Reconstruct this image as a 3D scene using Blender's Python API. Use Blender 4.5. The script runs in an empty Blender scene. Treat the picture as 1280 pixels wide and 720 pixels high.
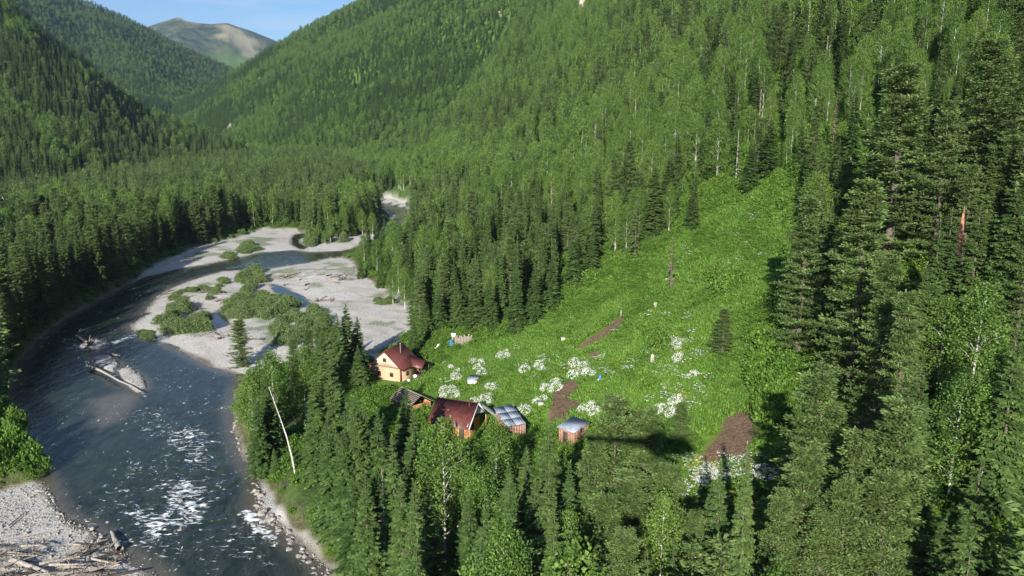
import bpy, bmesh, math, random
import numpy as np
from mathutils import Vector, Matrix, Quaternion

rs = np.random.RandomState(7)
random.seed(7)
C = bpy.context.scene.collection
SC = bpy.context.scene

# ------------------------------------------------------------------ camera
F, H = 1000.0, 58.0
PIT = math.atan(215 / F)
CP, SP = math.cos(PIT), math.sin(PIT)
CAM = np.array([0.0, 0.0, H])
cam = bpy.data.cameras.new('camera')
cam.sensor_width = 36.0
cam.lens = 36.0 * F / 1280
cam.clip_start = 0.5
cam.clip_end = 40000
camo = bpy.data.objects.new('camera', cam)
C.objects.link(camo)
camo.location = (0, 0, H)
camo.rotation_euler = (math.pi / 2 - PIT, 0, 0)
SC.camera = camo

def ray(u, v):
    u = np.asarray(u, float); v = np.asarray(v, float)
    x = (u - 640) / F; y = (360 - v) / F
    return np.stack([x, CP + SP * y, -SP + CP * y], -1)

def proj(P):
    P = np.asarray(P, float)
    d = P - CAM
    yc = d[..., 1] * SP + d[..., 2] * CP
    zc = d[..., 1] * CP - d[..., 2] * SP
    zc = np.where(zc < 0.1, 0.1, zc)
    return np.stack([640 + F * d[..., 0] / zc, 360 - F * yc / zc, zc], -1)

def zw(y):                                   # the river falls gently towards us
    return -3.0 + 0.006 * (np.asarray(y, float) - 100)

def onriver(u, v, c=0.2):
    d = ray(u, v)
    t = (H + 3.6 - c) / (0.006 * d[..., 1] - d[..., 2])
    return d[..., :2] * t[..., None]

# ------------------------------------------------------------------ noise
def _hash(ix, iy, s):
    n = (ix * 374761393 + iy * 668265263 + s * 974711) & 0x7fffffff
    n = ((n ^ (n >> 13)) * 1274126177) & 0x7fffffff
    return ((n ^ (n >> 16)) & 0xffff) / 65535.0

def vnoise(x, y, s=0):
    x = np.asarray(x, float); y = np.asarray(y, float)
    ix = np.floor(x).astype(np.int64); iy = np.floor(y).astype(np.int64)
    fx = x - ix; fy = y - iy
    fx = fx * fx * (3 - 2 * fx); fy = fy * fy * (3 - 2 * fy)
    a = _hash(ix, iy, s); b = _hash(ix + 1, iy, s); c = _hash(ix, iy + 1, s); d = _hash(ix + 1, iy + 1, s)
    return (a + (b - a) * fx) * (1 - fy) + (c + (d - c) * fx) * fy

def fbm(x, y, s=0, o=4):
    t = 0; a = 0.5
    for i in range(o):
        t = t + a * (vnoise(x, y, s + i) * 2 - 1)
        x = x * 2.03 + 17.1; y = y * 2.03 - 9.7; a *= 0.5
    return t

def sstep(a, b, x):
    t = np.clip((x - a) / (b - a), 0, 1)
    return t * t * (3 - 2 * t)

# ------------------------------------------------------------------ outlines on the ground
def poly_px(p, c=0.2):
    p = np.array(p, float)
    return onriver(p[:, 0], p[:, 1], c)

WATER_PX = [(215, 745), (200, 722), (183, 708), (160, 693), (130, 677), (117, 663), (93, 653), (72, 637), (64, 620), (61, 607),
            (50, 590), (40, 565), (25, 525), (15, 490), (22, 460), (50, 425), (85, 397), (110, 383), (140, 367), (160, 356), (187, 346),
            (219, 338), (258, 331), (297, 323), (326, 316), (368, 313), (386, 316), (427, 314), (442, 311), (475, 297), (488, 281),
            (498, 267), (480, 259), (450, 254), (450, 251), (480, 254), (508, 262), (505, 275), (495, 292), (480, 303), (445, 317), (427, 321), (368, 331), (326, 337), (279, 339),
            (243, 348), (216, 358), (199, 369), (184, 386), (172, 400), (160, 408), (172, 418), (186, 424), (200, 428), (215, 434),
            (240, 447), (262, 458), (285, 466), (300, 470), (294, 490), (288, 512), (292, 540), (303, 575), (316, 590), (322, 603),
            (317, 620), (317, 634), (330, 652), (350, 664), (372, 682), (392, 702), (405, 722), (418, 745), (450, 800), (540, 980), (280, 980), (230, 800)]
POOLS_PX = [[(262, 393), (275, 389), (284, 398), (284, 407), (268, 410), (261, 401)],
            [(340, 356), (352, 358), (375, 371), (389, 380), (380, 384), (360, 375), (345, 364)],
            [(366, 300), (368, 294), (380, 291), (383, 295), (372, 299), (374, 304), (384, 309), (378, 312), (366, 306)]]
GRAVEL_PX = [
    [(160, 408), (184, 386), (199, 369), (216, 358), (243, 348), (279, 339), (326, 337), (368, 331), (427, 322), (440, 330), (450, 345),
     (470, 360), (515, 373), (520, 395), (512, 418), (485, 440), (465, 452), (440, 456), (400, 452), (350, 462), (320, 472), (300, 476), (262, 458), (200, 428)],
    [(160, 357), (185, 338), (215, 323), (250, 310), (300, 298), (330, 288), (370, 287), (382, 295), (380, 313), (330, 317), (258, 332)],
    [(372, 313), (400, 301), (440, 297), (475, 285), (470, 300), (440, 316)],
    [(465, 250), (490, 248), (512, 256), (512, 270), (502, 290), (485, 305), (478, 290), (490, 272), (470, 262)],
    [(-40, 620), (0, 614), (30, 606), (62, 600), (64, 620), (72, 637), (93, 653), (117, 663), (140, 680), (160, 693), (183, 708), (215, 745), (235, 800), (280, 980), (-300, 980), (-60, 700)],
    [(282, 545), (300, 543), (306, 575), (292, 580)],
    [(318, 600), (330, 652), (372, 684), (405, 726), (440, 800), (455, 800), (415, 722), (383, 680), (345, 646), (330, 604)]]
ISLES_PX = [[(117, 447), (135, 443), (148, 455), (140, 464), (125, 458)], [(150, 462), (160, 459), (176, 471), (182, 484), (172, 489), (156, 476)],
            [(97, 432), (118, 424), (134, 428), (120, 436)]]
SHOAL_PX = [(110, 500), (150, 490), (180, 492), (160, 520), (120, 540)]
WATER = [poly_px(WATER_PX, 0)] + [poly_px(p, 0) for p in POOLS_PX]
GRAVEL = [poly_px(p, 0.4) for p in GRAVEL_PX]
ISLES = [poly_px(p, 0.2) for p in ISLES_PX]

def sdf(x, y, poly):                          # signed distance, negative inside
    n = len(poly)
    best = np.full(x.shape, 1e18); ins = np.zeros(x.shape, bool)
    for i in range(n):
        ax, ay = poly[i]; bx, by = poly[(i + 1) % n]
        ex, ey = bx - ax, by - ay
        L = ex * ex + ey * ey + 1e-12
        t = np.clip(((x - ax) * ex + (y - ay) * ey) / L, 0, 1)
        d = (x - ax - t * ex) ** 2 + (y - ay - t * ey) ** 2
        best = np.minimum(best, d)
        c = ((ay > y) != (by > y))
        with np.errstate(divide='ignore', invalid='ignore'):
            xi = ax + (y - ay) * ex / (ey if ey != 0 else 1e-12)
        ins ^= c & (x < xi)
    d = np.sqrt(best)
    return np.where(ins, -d, d)

def usdf(x, y, polys, far=60.0):
    out = np.full(x.shape, far)
    for p in polys:
        lo = p.min(0) - far; hi = p.max(0) + far
        m = (x > lo[0]) & (x < hi[0]) & (y > lo[1]) & (y < hi[1])
        if m.any():
            out[m] = np.minimum(out[m], sdf(x[m], y[m], p))
    return out

# ------------------------------------------------------------------ the land
FOOT = np.array([(40, -400), (30, -60), (10, 10), (-2, 80), (-12, 150), (-38, 230), (-56, 300), (-70, 400), (-120, 620), (-260, 1000), (-420, 1400)], float)
def foot_dist(x, y):                          # signed: positive up the right-hand slope
    best = np.full(x.shape, 1e18); sg = np.ones(x.shape)
    for i in range(len(FOOT) - 1):
        a = FOOT[i]; b = FOOT[i + 1]; e = b - a
        t = np.clip(((x - a[0]) * e[0] + (y - a[1]) * e[1]) / (e @ e), 0, 1)
        px = x - a[0] - t * e[0]; py = y - a[1] - t * e[1]
        d = px * px + py * py
        m = d < best
        best = np.where(m, d, best)
        sg = np.where(m, np.sign(px * e[1] - py * e[0] + 1e-9), sg)
    return np.sqrt(best) * sg

GD = np.array([-100, 0, 15, 30, 50, 80, 120, 160, 250, 400, 600, 900, 2500])
GZ = np.array([0, 0, 2.6, 7.5, 15.5, 31, 59, 93, 170, 290, 420, 540, 700.])

def layer(pts, zfloor=0):
    p = np.array(pts, float)
    r = ray(p[:, 0], p[:, 1])
    az = np.arctan2(r[:, 0], r[:, 1]); te = r[:, 2] / np.hypot(r[:, 0], r[:, 1])
    return az, H + te * p[:, 2], p[:, 2], p[:, 3]

# silhouettes of the hills: pixel column, pixel row of the bare crest, distance of crest, distance of foot
L1 = layer([(-420, 120, 1400, 700), (-200, -40, 1330, 650), (-60, -25, 1260, 640), (20, 18, 1180, 650), (60, 54, 1160, 670), (100, 80, 1140, 700), (140, 117, 1120, 740), (180, 147, 1100, 790), (220, 168, 1085, 850), (262, 183, 1070, 920), (300, 198, 1060, 960), (330, 230, 1050, 1000)])
L4 = layer([(-300, -260, 2600, 1500), (-50, -85, 2900, 1600), (105, 6, 3200, 1800), (150, 24, 3250, 1850), (190, 41, 3300, 1900), (240, 67, 3300, 2000), (300, 93, 3300, 2100), (325, 104, 3300, 2200), (360, 132, 3300, 2300), (420, 180, 3300, 2500)])
L5 = layer([(60, 120, 7000, 4600), (150, 60, 7000, 4600), (185, 35, 7000, 4600), (200, 31, 7000, 4600), (213, 28, 7000, 4600), (222, 24, 7000, 4600), (232, 29, 7000, 4600), (245, 31, 7000, 4600), (262, 33, 7000, 4600), (285, 30, 7000, 4600), (300, 34, 7000, 4600), (318, 40, 7000, 4600), (340, 50, 7000, 4600), (357, 58, 7000, 4600), (400, 95, 7000, 4600), (470, 150, 7000, 4600)])
L2 = layer([(190, 170, 2300, 1500), (225, 131, 2250, 1450), (262, 114, 2200, 1350), (300, 91, 2150, 1250), (340, 66, 2100, 1150), (380, 41, 2050, 1050), (420, 24, 2000, 960), (465, 6, 1950, 900), (520, -20, 1900, 880), (600, -65, 1850, 880), (700, -110, 1800, 900), (900, -150, 1800, 950), (1400, -200, 1900, 1000)])

def hill(L, x, y, back=0.45, pw=1.0):
    az0, zt, rt, rb = L
    a = np.arctan2(x, y); r = np.hypot(x, y)
    inside = (a > az0[0]) & (a < az0[-1]) & (y > 0)
    Z = np.interp(a, az0, zt); RT = np.interp(a, az0, rt); RB = np.interp(a, az0, rb)
    edge = sstep(az0[0], az0[0] + 0.03, a) * (1 - sstep(az0[-1] - 0.03, az0[-1], a))
    t = (r - RB) / (RT - RB)
    up = np.clip(t, 0, 1) ** pw
    z = np.where(t <= 1, up * Z, Z - (r - RT) * back)
    z = np.where(t <= 0, 0, z)
    return np.where(inside, z * 1.0, 0), np.clip(t, 0, 1)

SPUR_A = np.array([-128.0, 590.0]); SPUR_B = np.array([-22.0, 880.0])
def land_parts(x, y):
    x = np.asarray(x, float); y = np.asarray(y, float)
    w = zw(np.minimum(y, 1500))
    floor = w + 2.7 + 0.5 * fbm(x / 23, y / 23, 3) + 0.25 * fbm(x / 6, y / 6, 5, 3)
    floor = floor + np.where(y < 60, 0, 0)
    d = foot_dist(x, y)
    g = np.interp(d, GD, GZ)
    amp = sstep(20, 200, d)
    rv = fbm(x / 90 + y / 260, y / 90 - x / 300, 11, 4)
    g = g + amp * rv * 18 + sstep(5, 60, d) * 0.9 * fbm(x / 14, y / 14, 13, 3)
    e = SPUR_B - SPUR_A
    sd = ((x - SPUR_A[0]) * (-e[1]) + (y - SPUR_A[1]) * e[0]) / np.hypot(*e)      # >0 beyond the spur
    sd = sd + 14 * fbm(x / 60, y / 60, 31, 3)
    g = np.maximum(g - np.maximum(sd, 0) * 0.75 - sstep(-60, 0, sd) * 4, 0)
    h1, t1 = hill(L1, x, y); h2, t2 = hill(L2, x, y); h4, t4 = hill(L4, x, y); h5, t5 = hill(L5, x, y, 0.35)
    def rough(h, t, s, n, a):
        return np.maximum(h + a * fbm(x / s, y / s, n, 5) * np.clip(t * 3, 0, 1) * np.clip((1.06 - t) * 4, 0.25, 1), 0) * (h > 0)
    h1 = rough(h1, t1, 170, 41, 26); h2 = rough(h2, t2, 240, 43, 44); h4 = rough(h4, t4, 420, 45, 130); h5 = rough(h5, t5, 900, 47, 260)
    back = np.where(y < -300, np.minimum(-(y + 300) * 0.12, 60), 0)
    up = np.maximum.reduce([g, h1, h2, h4, h5, back])
    z = floor + up
    return z, w, d, g, up, (h1, h2, h4, h5)

def terrain(x, y, full=False):
    x = np.asarray(x, float); y = np.asarray(y, float)
    z, w, d, g, up, hs = land_parts(x, y)
    dw = usdf(x, y, WATER); dg = usdf(x, y, GRAVEL); di = usdf(x, y, ISLES)
    n1 = fbm(x / 5, y / 5, 21, 3); n2 = fbm(x / 1.7, y / 1.7, 25, 2)
    bar = w + 0.06 + np.clip(0.055 * dw, 0, 1.0) + 0.20 * n1 + 0.10 * n2 + 0.35 * fbm(x / 13 + y / 40, y / 22, 27, 3)
    bar = np.maximum(bar, np.where(dw > 1.5, w + 0.12, -99))
    bed = w - np.clip(-0.16 * dw, 0, 1.4) - 0.15 + 0.25 * n1
    dm = np.minimum(dg, np.maximum(dw, 0))
    bank = sstep(0, 4.5, dm + 1.2 * n1)
    zz = np.where(dw < 0, np.minimum(bed, z), bar + bank * (z - bar))
    zz = np.where(di < 1.0, np.maximum(zz, w + 0.45 - 0.5 * np.maximum(di, 0) + 0.1 * n2 - 0.4 * sstep(-0.3, 1.0, di)), zz)
    for (px, py, rad, pz) in PADS:
        k = 1 - sstep(rad * 0.75, rad * 1.35, np.hypot(x - px, y - py))
        zz = zz + (pz - zz) * k
    if full:
        return zz, w, d, g, up, hs, dw, dg, di
    return zz
PADS = [(-25.5, 174.5, 7.5, 0.0), (-18, 161, 5.5, -0.2), (-9.5, 140, 9, 0.0), (2.5, 139, 4.5, 0.8)]

def march(u, v, tmin=45, tmax=900, n=1400):
    """first point of the land along the sight line of a pixel"""
    d = ray(u, v)
    t = np.linspace(tmin, tmax, n)
    P = CAM + d[None, :] * t[:, None]
    f = P[:, 2] - terrain(P[:, 0], P[:, 1])
    k = np.argmax(f < 0)
    if f[k] >= 0: return None
    t0, t1 = t[max(k - 1, 0)], t[k]
    f0, f1 = f[max(k - 1, 0)], f[k]
    tt = t0 + (t1 - t0) * f0 / (f0 - f1 + 1e-9)
    return CAM + d * tt

def root_for(u, v, h, tmin=45, tmax=700, n=1200):
    """where a tree of height h must stand for its tip to be seen at (u,v)"""
    d = ray(u, v)
    t = np.linspace(tmin, tmax, n)
    P = CAM + d[None, :] * t[:, None]
    f = P[:, 2] - terrain(P[:, 0], P[:, 1]) - h
    k = np.argmax(f < 0)
    if f[k] >= 0: k = int(np.argmin(f))
    x, y = P[k, 0], P[k, 1]
    zt = float(terrain(np.array([x]), np.array([y]))[0])
    return x, y, zt, P[k, 2] - zt

def poly_land(p):
    return np.array([march(*q)[:2] for q in p])

MEADOW_PX = [(530, 470), (545, 440), (600, 425), (650, 400), (700, 378), (760, 338), (830, 303), (900, 252), (960, 222), (1000, 235), (1000, 300), (985, 400), (1000, 455), (985, 520), (940, 590), (880, 660), (840, 660), (800, 560), (735, 545), (655, 560), (600, 575), (545, 545), (490, 500), (470, 482), (505, 478)]
SOIL_PX = [[(722, 436), (728, 428), (765, 404), (779, 394), (781, 401), (770, 412), (745, 428), (728, 438)],
           [(686, 525), (690, 500), (695, 485), (708, 476), (722, 478), (722, 488), (712, 500), (735, 507), (722, 512), (704, 526)],
           [(878, 574), (895, 550), (905, 525), (920, 516), (944, 520), (945, 545), (935, 573), (900, 576)],
           [(736, 440), (745, 439), (750, 446), (740, 447)], [(1060, 530), (1085, 515), (1100, 512), (1090, 535), (1070, 545)]]
MEADOW = [poly_land(MEADOW_PX)]
SOIL = [poly_land(p) for p in SOIL_PX]

# ------------------------------------------------------------------ mesh helpers
def mesh_np(name, v, f, mats=(), mat_idx=None, smooth=False):
    v = np.ascontiguousarray(v, dtype=np.float32); f = np.ascontiguousarray(f, dtype=np.int32)
    me = bpy.data.meshes.new(name)
    me.vertices.add(len(v)); me.vertices.foreach_set('co', v.ravel())
    nf, k = f.shape
    me.loops.add(nf * k); me.loops.foreach_set('vertex_index', f.ravel())
    me.polygons.add(nf); me.polygons.foreach_set('loop_start', np.arange(0, nf * k, k, dtype=np.int32))
    for m in mats: me.materials.append(m)
    if mat_idx is not None: me.polygons.foreach_set('material_index', np.ascontiguousarray(mat_idx, dtype=np.int32))
    if smooth: me.polygons.foreach_set('use_smooth', np.ones(nf, bool))
    me.update(calc_edges=True); me.validate()
    return me

def attr(me, name, typ, dom, data):
    a = me.attributes.new(name, typ, dom)
    a.data.foreach_set({'FLOAT': 'value', 'INT': 'value', 'FLOAT_VECTOR': 'vector', 'FLOAT_COLOR': 'color'}[typ], np.ascontiguousarray(data).ravel())

def link(name, me, parent=None, loc=(0, 0, 0)):
    o = bpy.data.objects.new(name, me); C.objects.link(o); o.location = loc
    if parent is not None: o.parent = parent
    return o

def tag(o, label=None, cat=None, group=None, kind=None):
    if label: o['label'] = label
    if cat: o['category'] = cat
    if group: o['group'] = group
    if kind: o['kind'] = kind
    return o

# ------------------------------------------------------------------ materials
class NT:
    def __init__(s, name):
        s.m = bpy.data.materials.new(name); s.m.use_nodes = True
        s.t = s.m.node_tree; s.t.nodes.clear()
        s.out = s.n('ShaderNodeOutputMaterial')
    def n(s, typ, **k):
        x = s.t.nodes.new(typ)
        for a, b in k.items(): setattr(x, a, b)
        return x
    def l(s, a, b): s.t.links.new(a, b)
    def set(s, sock, v):
        if hasattr(v, 'is_output'): s.l(v, sock)
        elif isinstance(v, (tuple, list)) and len(v) == 3 and sock.type == 'RGBA': sock.default_value = (*v, 1)
        else: sock.default_value = v
    def noise(s, scale, detail=3, rough=0.5, vec=None, dist=0):
        x = s.n('ShaderNodeTexNoise'); x.inputs['Scale'].default_value = scale; x.inputs['Detail'].default_value = detail
        x.inputs['Roughness'].default_value = rough; x.inputs['Distortion'].default_value = dist
        if vec is not None: s.l(vec, x.inputs['Vector'])
        return x.outputs['Fac']
    def mix(s, f, a, b, blend='MIX'):
        x = s.n('ShaderNodeMix', data_type='RGBA', blend_type=blend)
        s.set(x.inputs[0], f); s.set(x.inputs[6], a); s.set(x.inputs[7], b)
        return x.outputs[2]
    def math(s, op, a, b=0.0, clamp=False):
        x = s.n('ShaderNodeMath', operation=op, use_clamp=clamp); s.set(x.inputs[0], a); s.set(x.inputs[1], b)
        return x.outputs[0]
    def ramp(s, f, lo, hi):
        x = s.n('ShaderNodeMapRange', interpolation_type='SMOOTHSTEP'); s.set(x.inputs[0], f); x.inputs[1].default_value = lo; x.inputs[2].default_value = hi
        return x.outputs[0]
    def at(s, name, sock='Fac'):
        x = s.n('ShaderNodeAttribute', attribute_name=name); return x.outputs[sock]
    def pos(s): return s.n('ShaderNodeNewGeometry').outputs['Position']
    def obj(s): return s.n('ShaderNodeTexCoord').outputs['Object']
    def rnd(s): return s.n('ShaderNodeObjectInfo').outputs['Random']
    def bump(s, h, strength=0.5, dist=0.1):
        x = s.n('ShaderNodeBump'); x.inputs['Strength'].default_value = strength; x.inputs['Distance'].default_value = dist; s.l(h, x.inputs['Height'])
        return x.outputs[0]
    def bsdf(s, col, rough=0.8, spec=0.3, metal=0.0, normal=None, trans=None):
        b = s.n('ShaderNodeBsdfPrincipled')
        s.set(b.inputs['Base Color'], col); s.set(b.inputs['Roughness'], rough); s.set(b.inputs['Specular IOR Level'], spec); s.set(b.inputs['Metallic'], metal)
        if normal is not None: s.l(normal, b.inputs['Normal'])
        sh = b.outputs[0]
        if trans is not None:
            t = s.n('ShaderNodeBsdfTranslucent'); s.set(t.inputs[0], trans[0])
            x = s.n('ShaderNodeMixShader'); x.inputs[0].default_value = trans[1]; s.l(sh, x.inputs[1]); s.l(t.outputs[0], x.inputs[2]); sh = x.outputs[0]
        s.l(sh, s.out.inputs[0])
        return s.m

def leaf_mat(name, c0, c1, c2, tr=0.25, rough=0.55):
    """foliage: every tree its own hue between c0 and c1, every spray its own tint"""
    s = NT(name)
    oi = s.n('ShaderNodeObjectInfo')
    st = s.math('ADD', s.math('MULTIPLY', s.ramp(s.noise(0.022, 3, 0.6, oi.outputs['Location']), 0.36, 0.64), 0.6), s.math('MULTIPLY', s.ramp(s.noise(0.13, 2, 0.6, oi.outputs['Location']), 0.36, 0.64), 0.4))
    col = s.mix(s.math('ADD', s.math('MULTIPLY', oi.outputs['Random'], 0.55), s.math('MULTIPLY', st, 0.45)), c0, c1)
    col = s.mix(s.ramp(s.at('tint'), 0.35, 1.0), col, c2)
    v = s.math('ADD', s.math('MULTIPLY', s.at('tint'), 0.7), 0.62)
    vv = s.n('ShaderNodeCombineColor'); [s.l(v, vv.inputs[i]) for i in range(3)]
    col = s.mix(1.0, col, vv.outputs[0], 'MULTIPLY')
    return s.bsdf(col, rough, 0.25, trans=(col, tr))

def bark_mat(name, c0, c1, scale=4):
    s = NT(name)
    f = s.noise(scale, 4, 0.6, s.obj())
    col = s.mix(s.ramp(f, 0.35, 0.65), c0, c1)
    return s.bsdf(col, 0.9, 0.15)

M = {}
M['spruce'] = leaf_mat('spruce_needles', (0.046, 0.096, 0.026), (0.110, 0.175, 0.046), (0.13, 0.20, 0.055), 0.25)
M['pine'] = leaf_mat('pine_needles', (0.085, 0.142, 0.038), (0.130, 0.192, 0.054), (0.145, 0.21, 0.065), 0.25)
M['birch'] = leaf_mat('birch_leaves', (0.055, 0.125, 0.022), (0.150, 0.240, 0.044), (0.16, 0.25, 0.05), 0.35)
M['bush'] = leaf_mat('shrub_leaves', (0.065, 0.155, 0.018), (0.125, 0.215, 0.028), (0.14, 0.24, 0.04), 0.35)
M['willow'] = leaf_mat('willow_leaves', (0.105, 0.165, 0.050), (0.145, 0.205, 0.070), (0.17, 0.23, 0.09), 0.35)
M['grass'] = leaf_mat('meadow_leaves', (0.095, 0.220, 0.022), (0.165, 0.290, 0.048), (0.19, 0.32, 0.06), 0.45)
M['dead'] = leaf_mat('dry_twigs', (0.16, 0.12, 0.08), (0.22, 0.17, 0.12), (0.25, 0.2, 0.15), 0.05)
M['petal'] = leaf_mat('white_petals', (0.70, 0.74, 0.66), (0.80, 0.82, 0.76), (0.85, 0.85, 0.8), 0.2)
M['yellow'] = leaf_mat('yellow_petals', (0.45, 0.38, 0.04), (0.5, 0.4, 0.05), (0.6, 0.5, 0.08), 0.2)
M['bark'] = bark_mat('conifer_bark', (0.070, 0.055, 0.043), (0.15, 0.125, 0.10))
M['birchbark'] = bark_mat('birch_bark', (0.36, 0.345, 0.31), (0.60, 0.58, 0.54), 3)
M['drift'] = bark_mat('bleached_wood', (0.20, 0.175, 0.15), (0.38, 0.35, 0.31), 6)
M['orangebark'] = bark_mat('orange_wood', (0.30, 0.115, 0.06), (0.44, 0.22, 0.13), 2)

def ground_mat():
    s = NT('ground_cover')
    P = s.pos()
    sep = s.n('ShaderNodeSeparateColor'); s.l(s.at('mask', 'Color'), sep.inputs[0])
    sep2 = s.n('ShaderNodeSeparateColor'); s.l(s.at('mask2', 'Color'), sep2.inputs[0])
    fine = s.noise(1.3, 4, 0.65, P); mid = s.noise(0.22, 4, 0.6, P); big = s.noise(0.03, 3, 0.5, P)
    forest = s.mix(s.ramp(mid, 0.35, 0.65), (0.034, 0.044, 0.020), (0.060, 0.105, 0.022))
    forest = s.mix(s.ramp(fine, 0.45, 0.7), forest, (0.075, 0.12, 0.028))
    meadow = s.mix(s.ramp(mid, 0.35, 0.65), (0.080, 0.175, 0.016), (0.140, 0.235, 0.028))
    meadow = s.mix(s.ramp(fine, 0.40, 0.72), meadow, (0.075, 0.16, 0.02))
    meadow = s.mix(s.math('MULTIPLY', s.ramp(big, 0.5, 0.62), 0.5), meadow, (0.135, 0.19, 0.03))
    soil = s.mix(s.ramp(fine, 0.35, 0.65), (0.10, 0.065, 0.042), (0.165, 0.115, 0.075))
    vor = s.n('ShaderNodeTexVoronoi'); vor.inputs['Scale'].default_value = 3.2; s.l(P, vor.inputs['Vector'])
    vb = s.n('ShaderNodeRGBToBW'); s.l(vor.outputs['Color'], vb.inputs[0])
    gr = s.mix(vb.outputs[0], (0.33, 0.32, 0.30), (0.56, 0.54, 0.50))
    gr = s.mix(s.ramp(mid, 0.42, 0.68), gr, (0.46, 0.435, 0.395))
    gr = s.mix(s.math('MULTIPLY', s.ramp(fine, 0.55, 0.72), 0.6), gr, (0.22, 0.205, 0.18))
    gr = s.mix(s.math('MULTIPLY', s.ramp(s.noise(0.09, 5, 0.65, P, 0.8), 0.45, 0.7), 0.7), gr, (0.33, 0.30, 0.255))
    wet = s.mix(1.0, gr, (0.30, 0.28, 0.25), 'MULTIPLY')
    gr = s.mix(sep2.outputs[0], gr, wet)
    rock = s.mix(s.ramp(mid, 0.35, 0.65), (0.17, 0.15, 0.085), (0.31, 0.28, 0.18))
    alp = s.mix(s.ramp(s.noise(0.009, 10, 0.75, P), 0.42, 0.6), (0.013, 0.034, 0.012), (0.098, 0.092, 0.044))
    col = s.mix(sep.outputs[1], forest, meadow)
    col = s.mix(sep2.outputs[1], col, alp)
    col = s.mix(sep.outputs[2], col, soil)
    col = s.mix(sep2.outputs[2], col, rock)
    col = s.mix(sep.outputs[0], col, gr)
    hh = s.math('ADD', s.math('MULTIPLY', fine, 0.6), s.math('MULTIPLY', vor.outputs['Distance'], 0.3))
    return s.bsdf(col, 0.92, 0.15, normal=s.bump(hh, 0.7, 0.35))
M['ground'] = ground_mat()

def water_mat():
    s = NT('river_water')
    P = s.pos()
    sep = s.n('ShaderNodeSeparateColor'); s.l(s.at('wmask', 'Color'), sep.inputs[0])   # foam, shallow, calm
    mp = s.n('ShaderNodeMapping'); mp.inputs['Rotation'].default_value = (0, 0, 0.45); mp.inputs['Scale'].default_value = (1.0, 0.38, 1); s.l(P, mp.inputs[0])
    n1 = s.noise(0.55, 5, 0.62, mp.outputs[0], 0.6); n2 = s.noise(2.4, 3, 0.6, mp.outputs[0])
    hgt = s.math('ADD', n1, s.math('MULTIPLY', n2, 0.35))
    amp = s.math('SUBTRACT', 1.0, sep.outputs[2])
    hgt = s.math('MULTIPLY', hgt, amp)
    deep = s.mix(s.ramp(n1, 0.3, 0.7), (0.012, 0.020, 0.014), (0.030, 0.040, 0.029))
    bedc = s.mix(s.noise(0.9, 4, 0.7, P), (0.075, 0.068, 0.05), (0.15, 0.135, 0.105))
    col = s.mix(sep.outputs[1], deep, bedc)
    mp2 = s.n('ShaderNodeMapping'); mp2.inputs['Rotation'].default_value = (0, 0, -0.5); mp2.inputs['Scale'].default_value = (0.55, 1.25, 1); s.l(P, mp2.inputs[0])
    fn = s.noise(1.05, 8, 0.68, mp2.outputs[0], 0.9)
    th = s.math('ADD', sep.outputs[0], s.math('ADD', s.math('MULTIPLY', s.math('SUBTRACT', fn, 0.5), 2.1), 0.5))
    foam = s.ramp(th, 0.98, 1.20)
    speck = s.ramp(s.math('ADD', n2, s.math('MULTIPLY', n1, 0.5)), 0.90, 1.02)
    speck = s.math('MULTIPLY', s.math('MULTIPLY', speck, amp), s.ramp(s.noise(0.08, 2, 0.5, P), 0.42, 0.6))
    foam = s.math('MAXIMUM', foam, s.math('MULTIPLY', speck, 0.8))
    col = s.mix(foam, col, (0.82, 0.85, 0.86))
    rough = s.math('ADD', s.math('MULTIPLY', foam, 0.5), 0.06)
    return s.bsdf(col, rough, 0.2, normal=s.bump(hgt, 0.5, 0.35))
M['water'] = water_mat()

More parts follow.
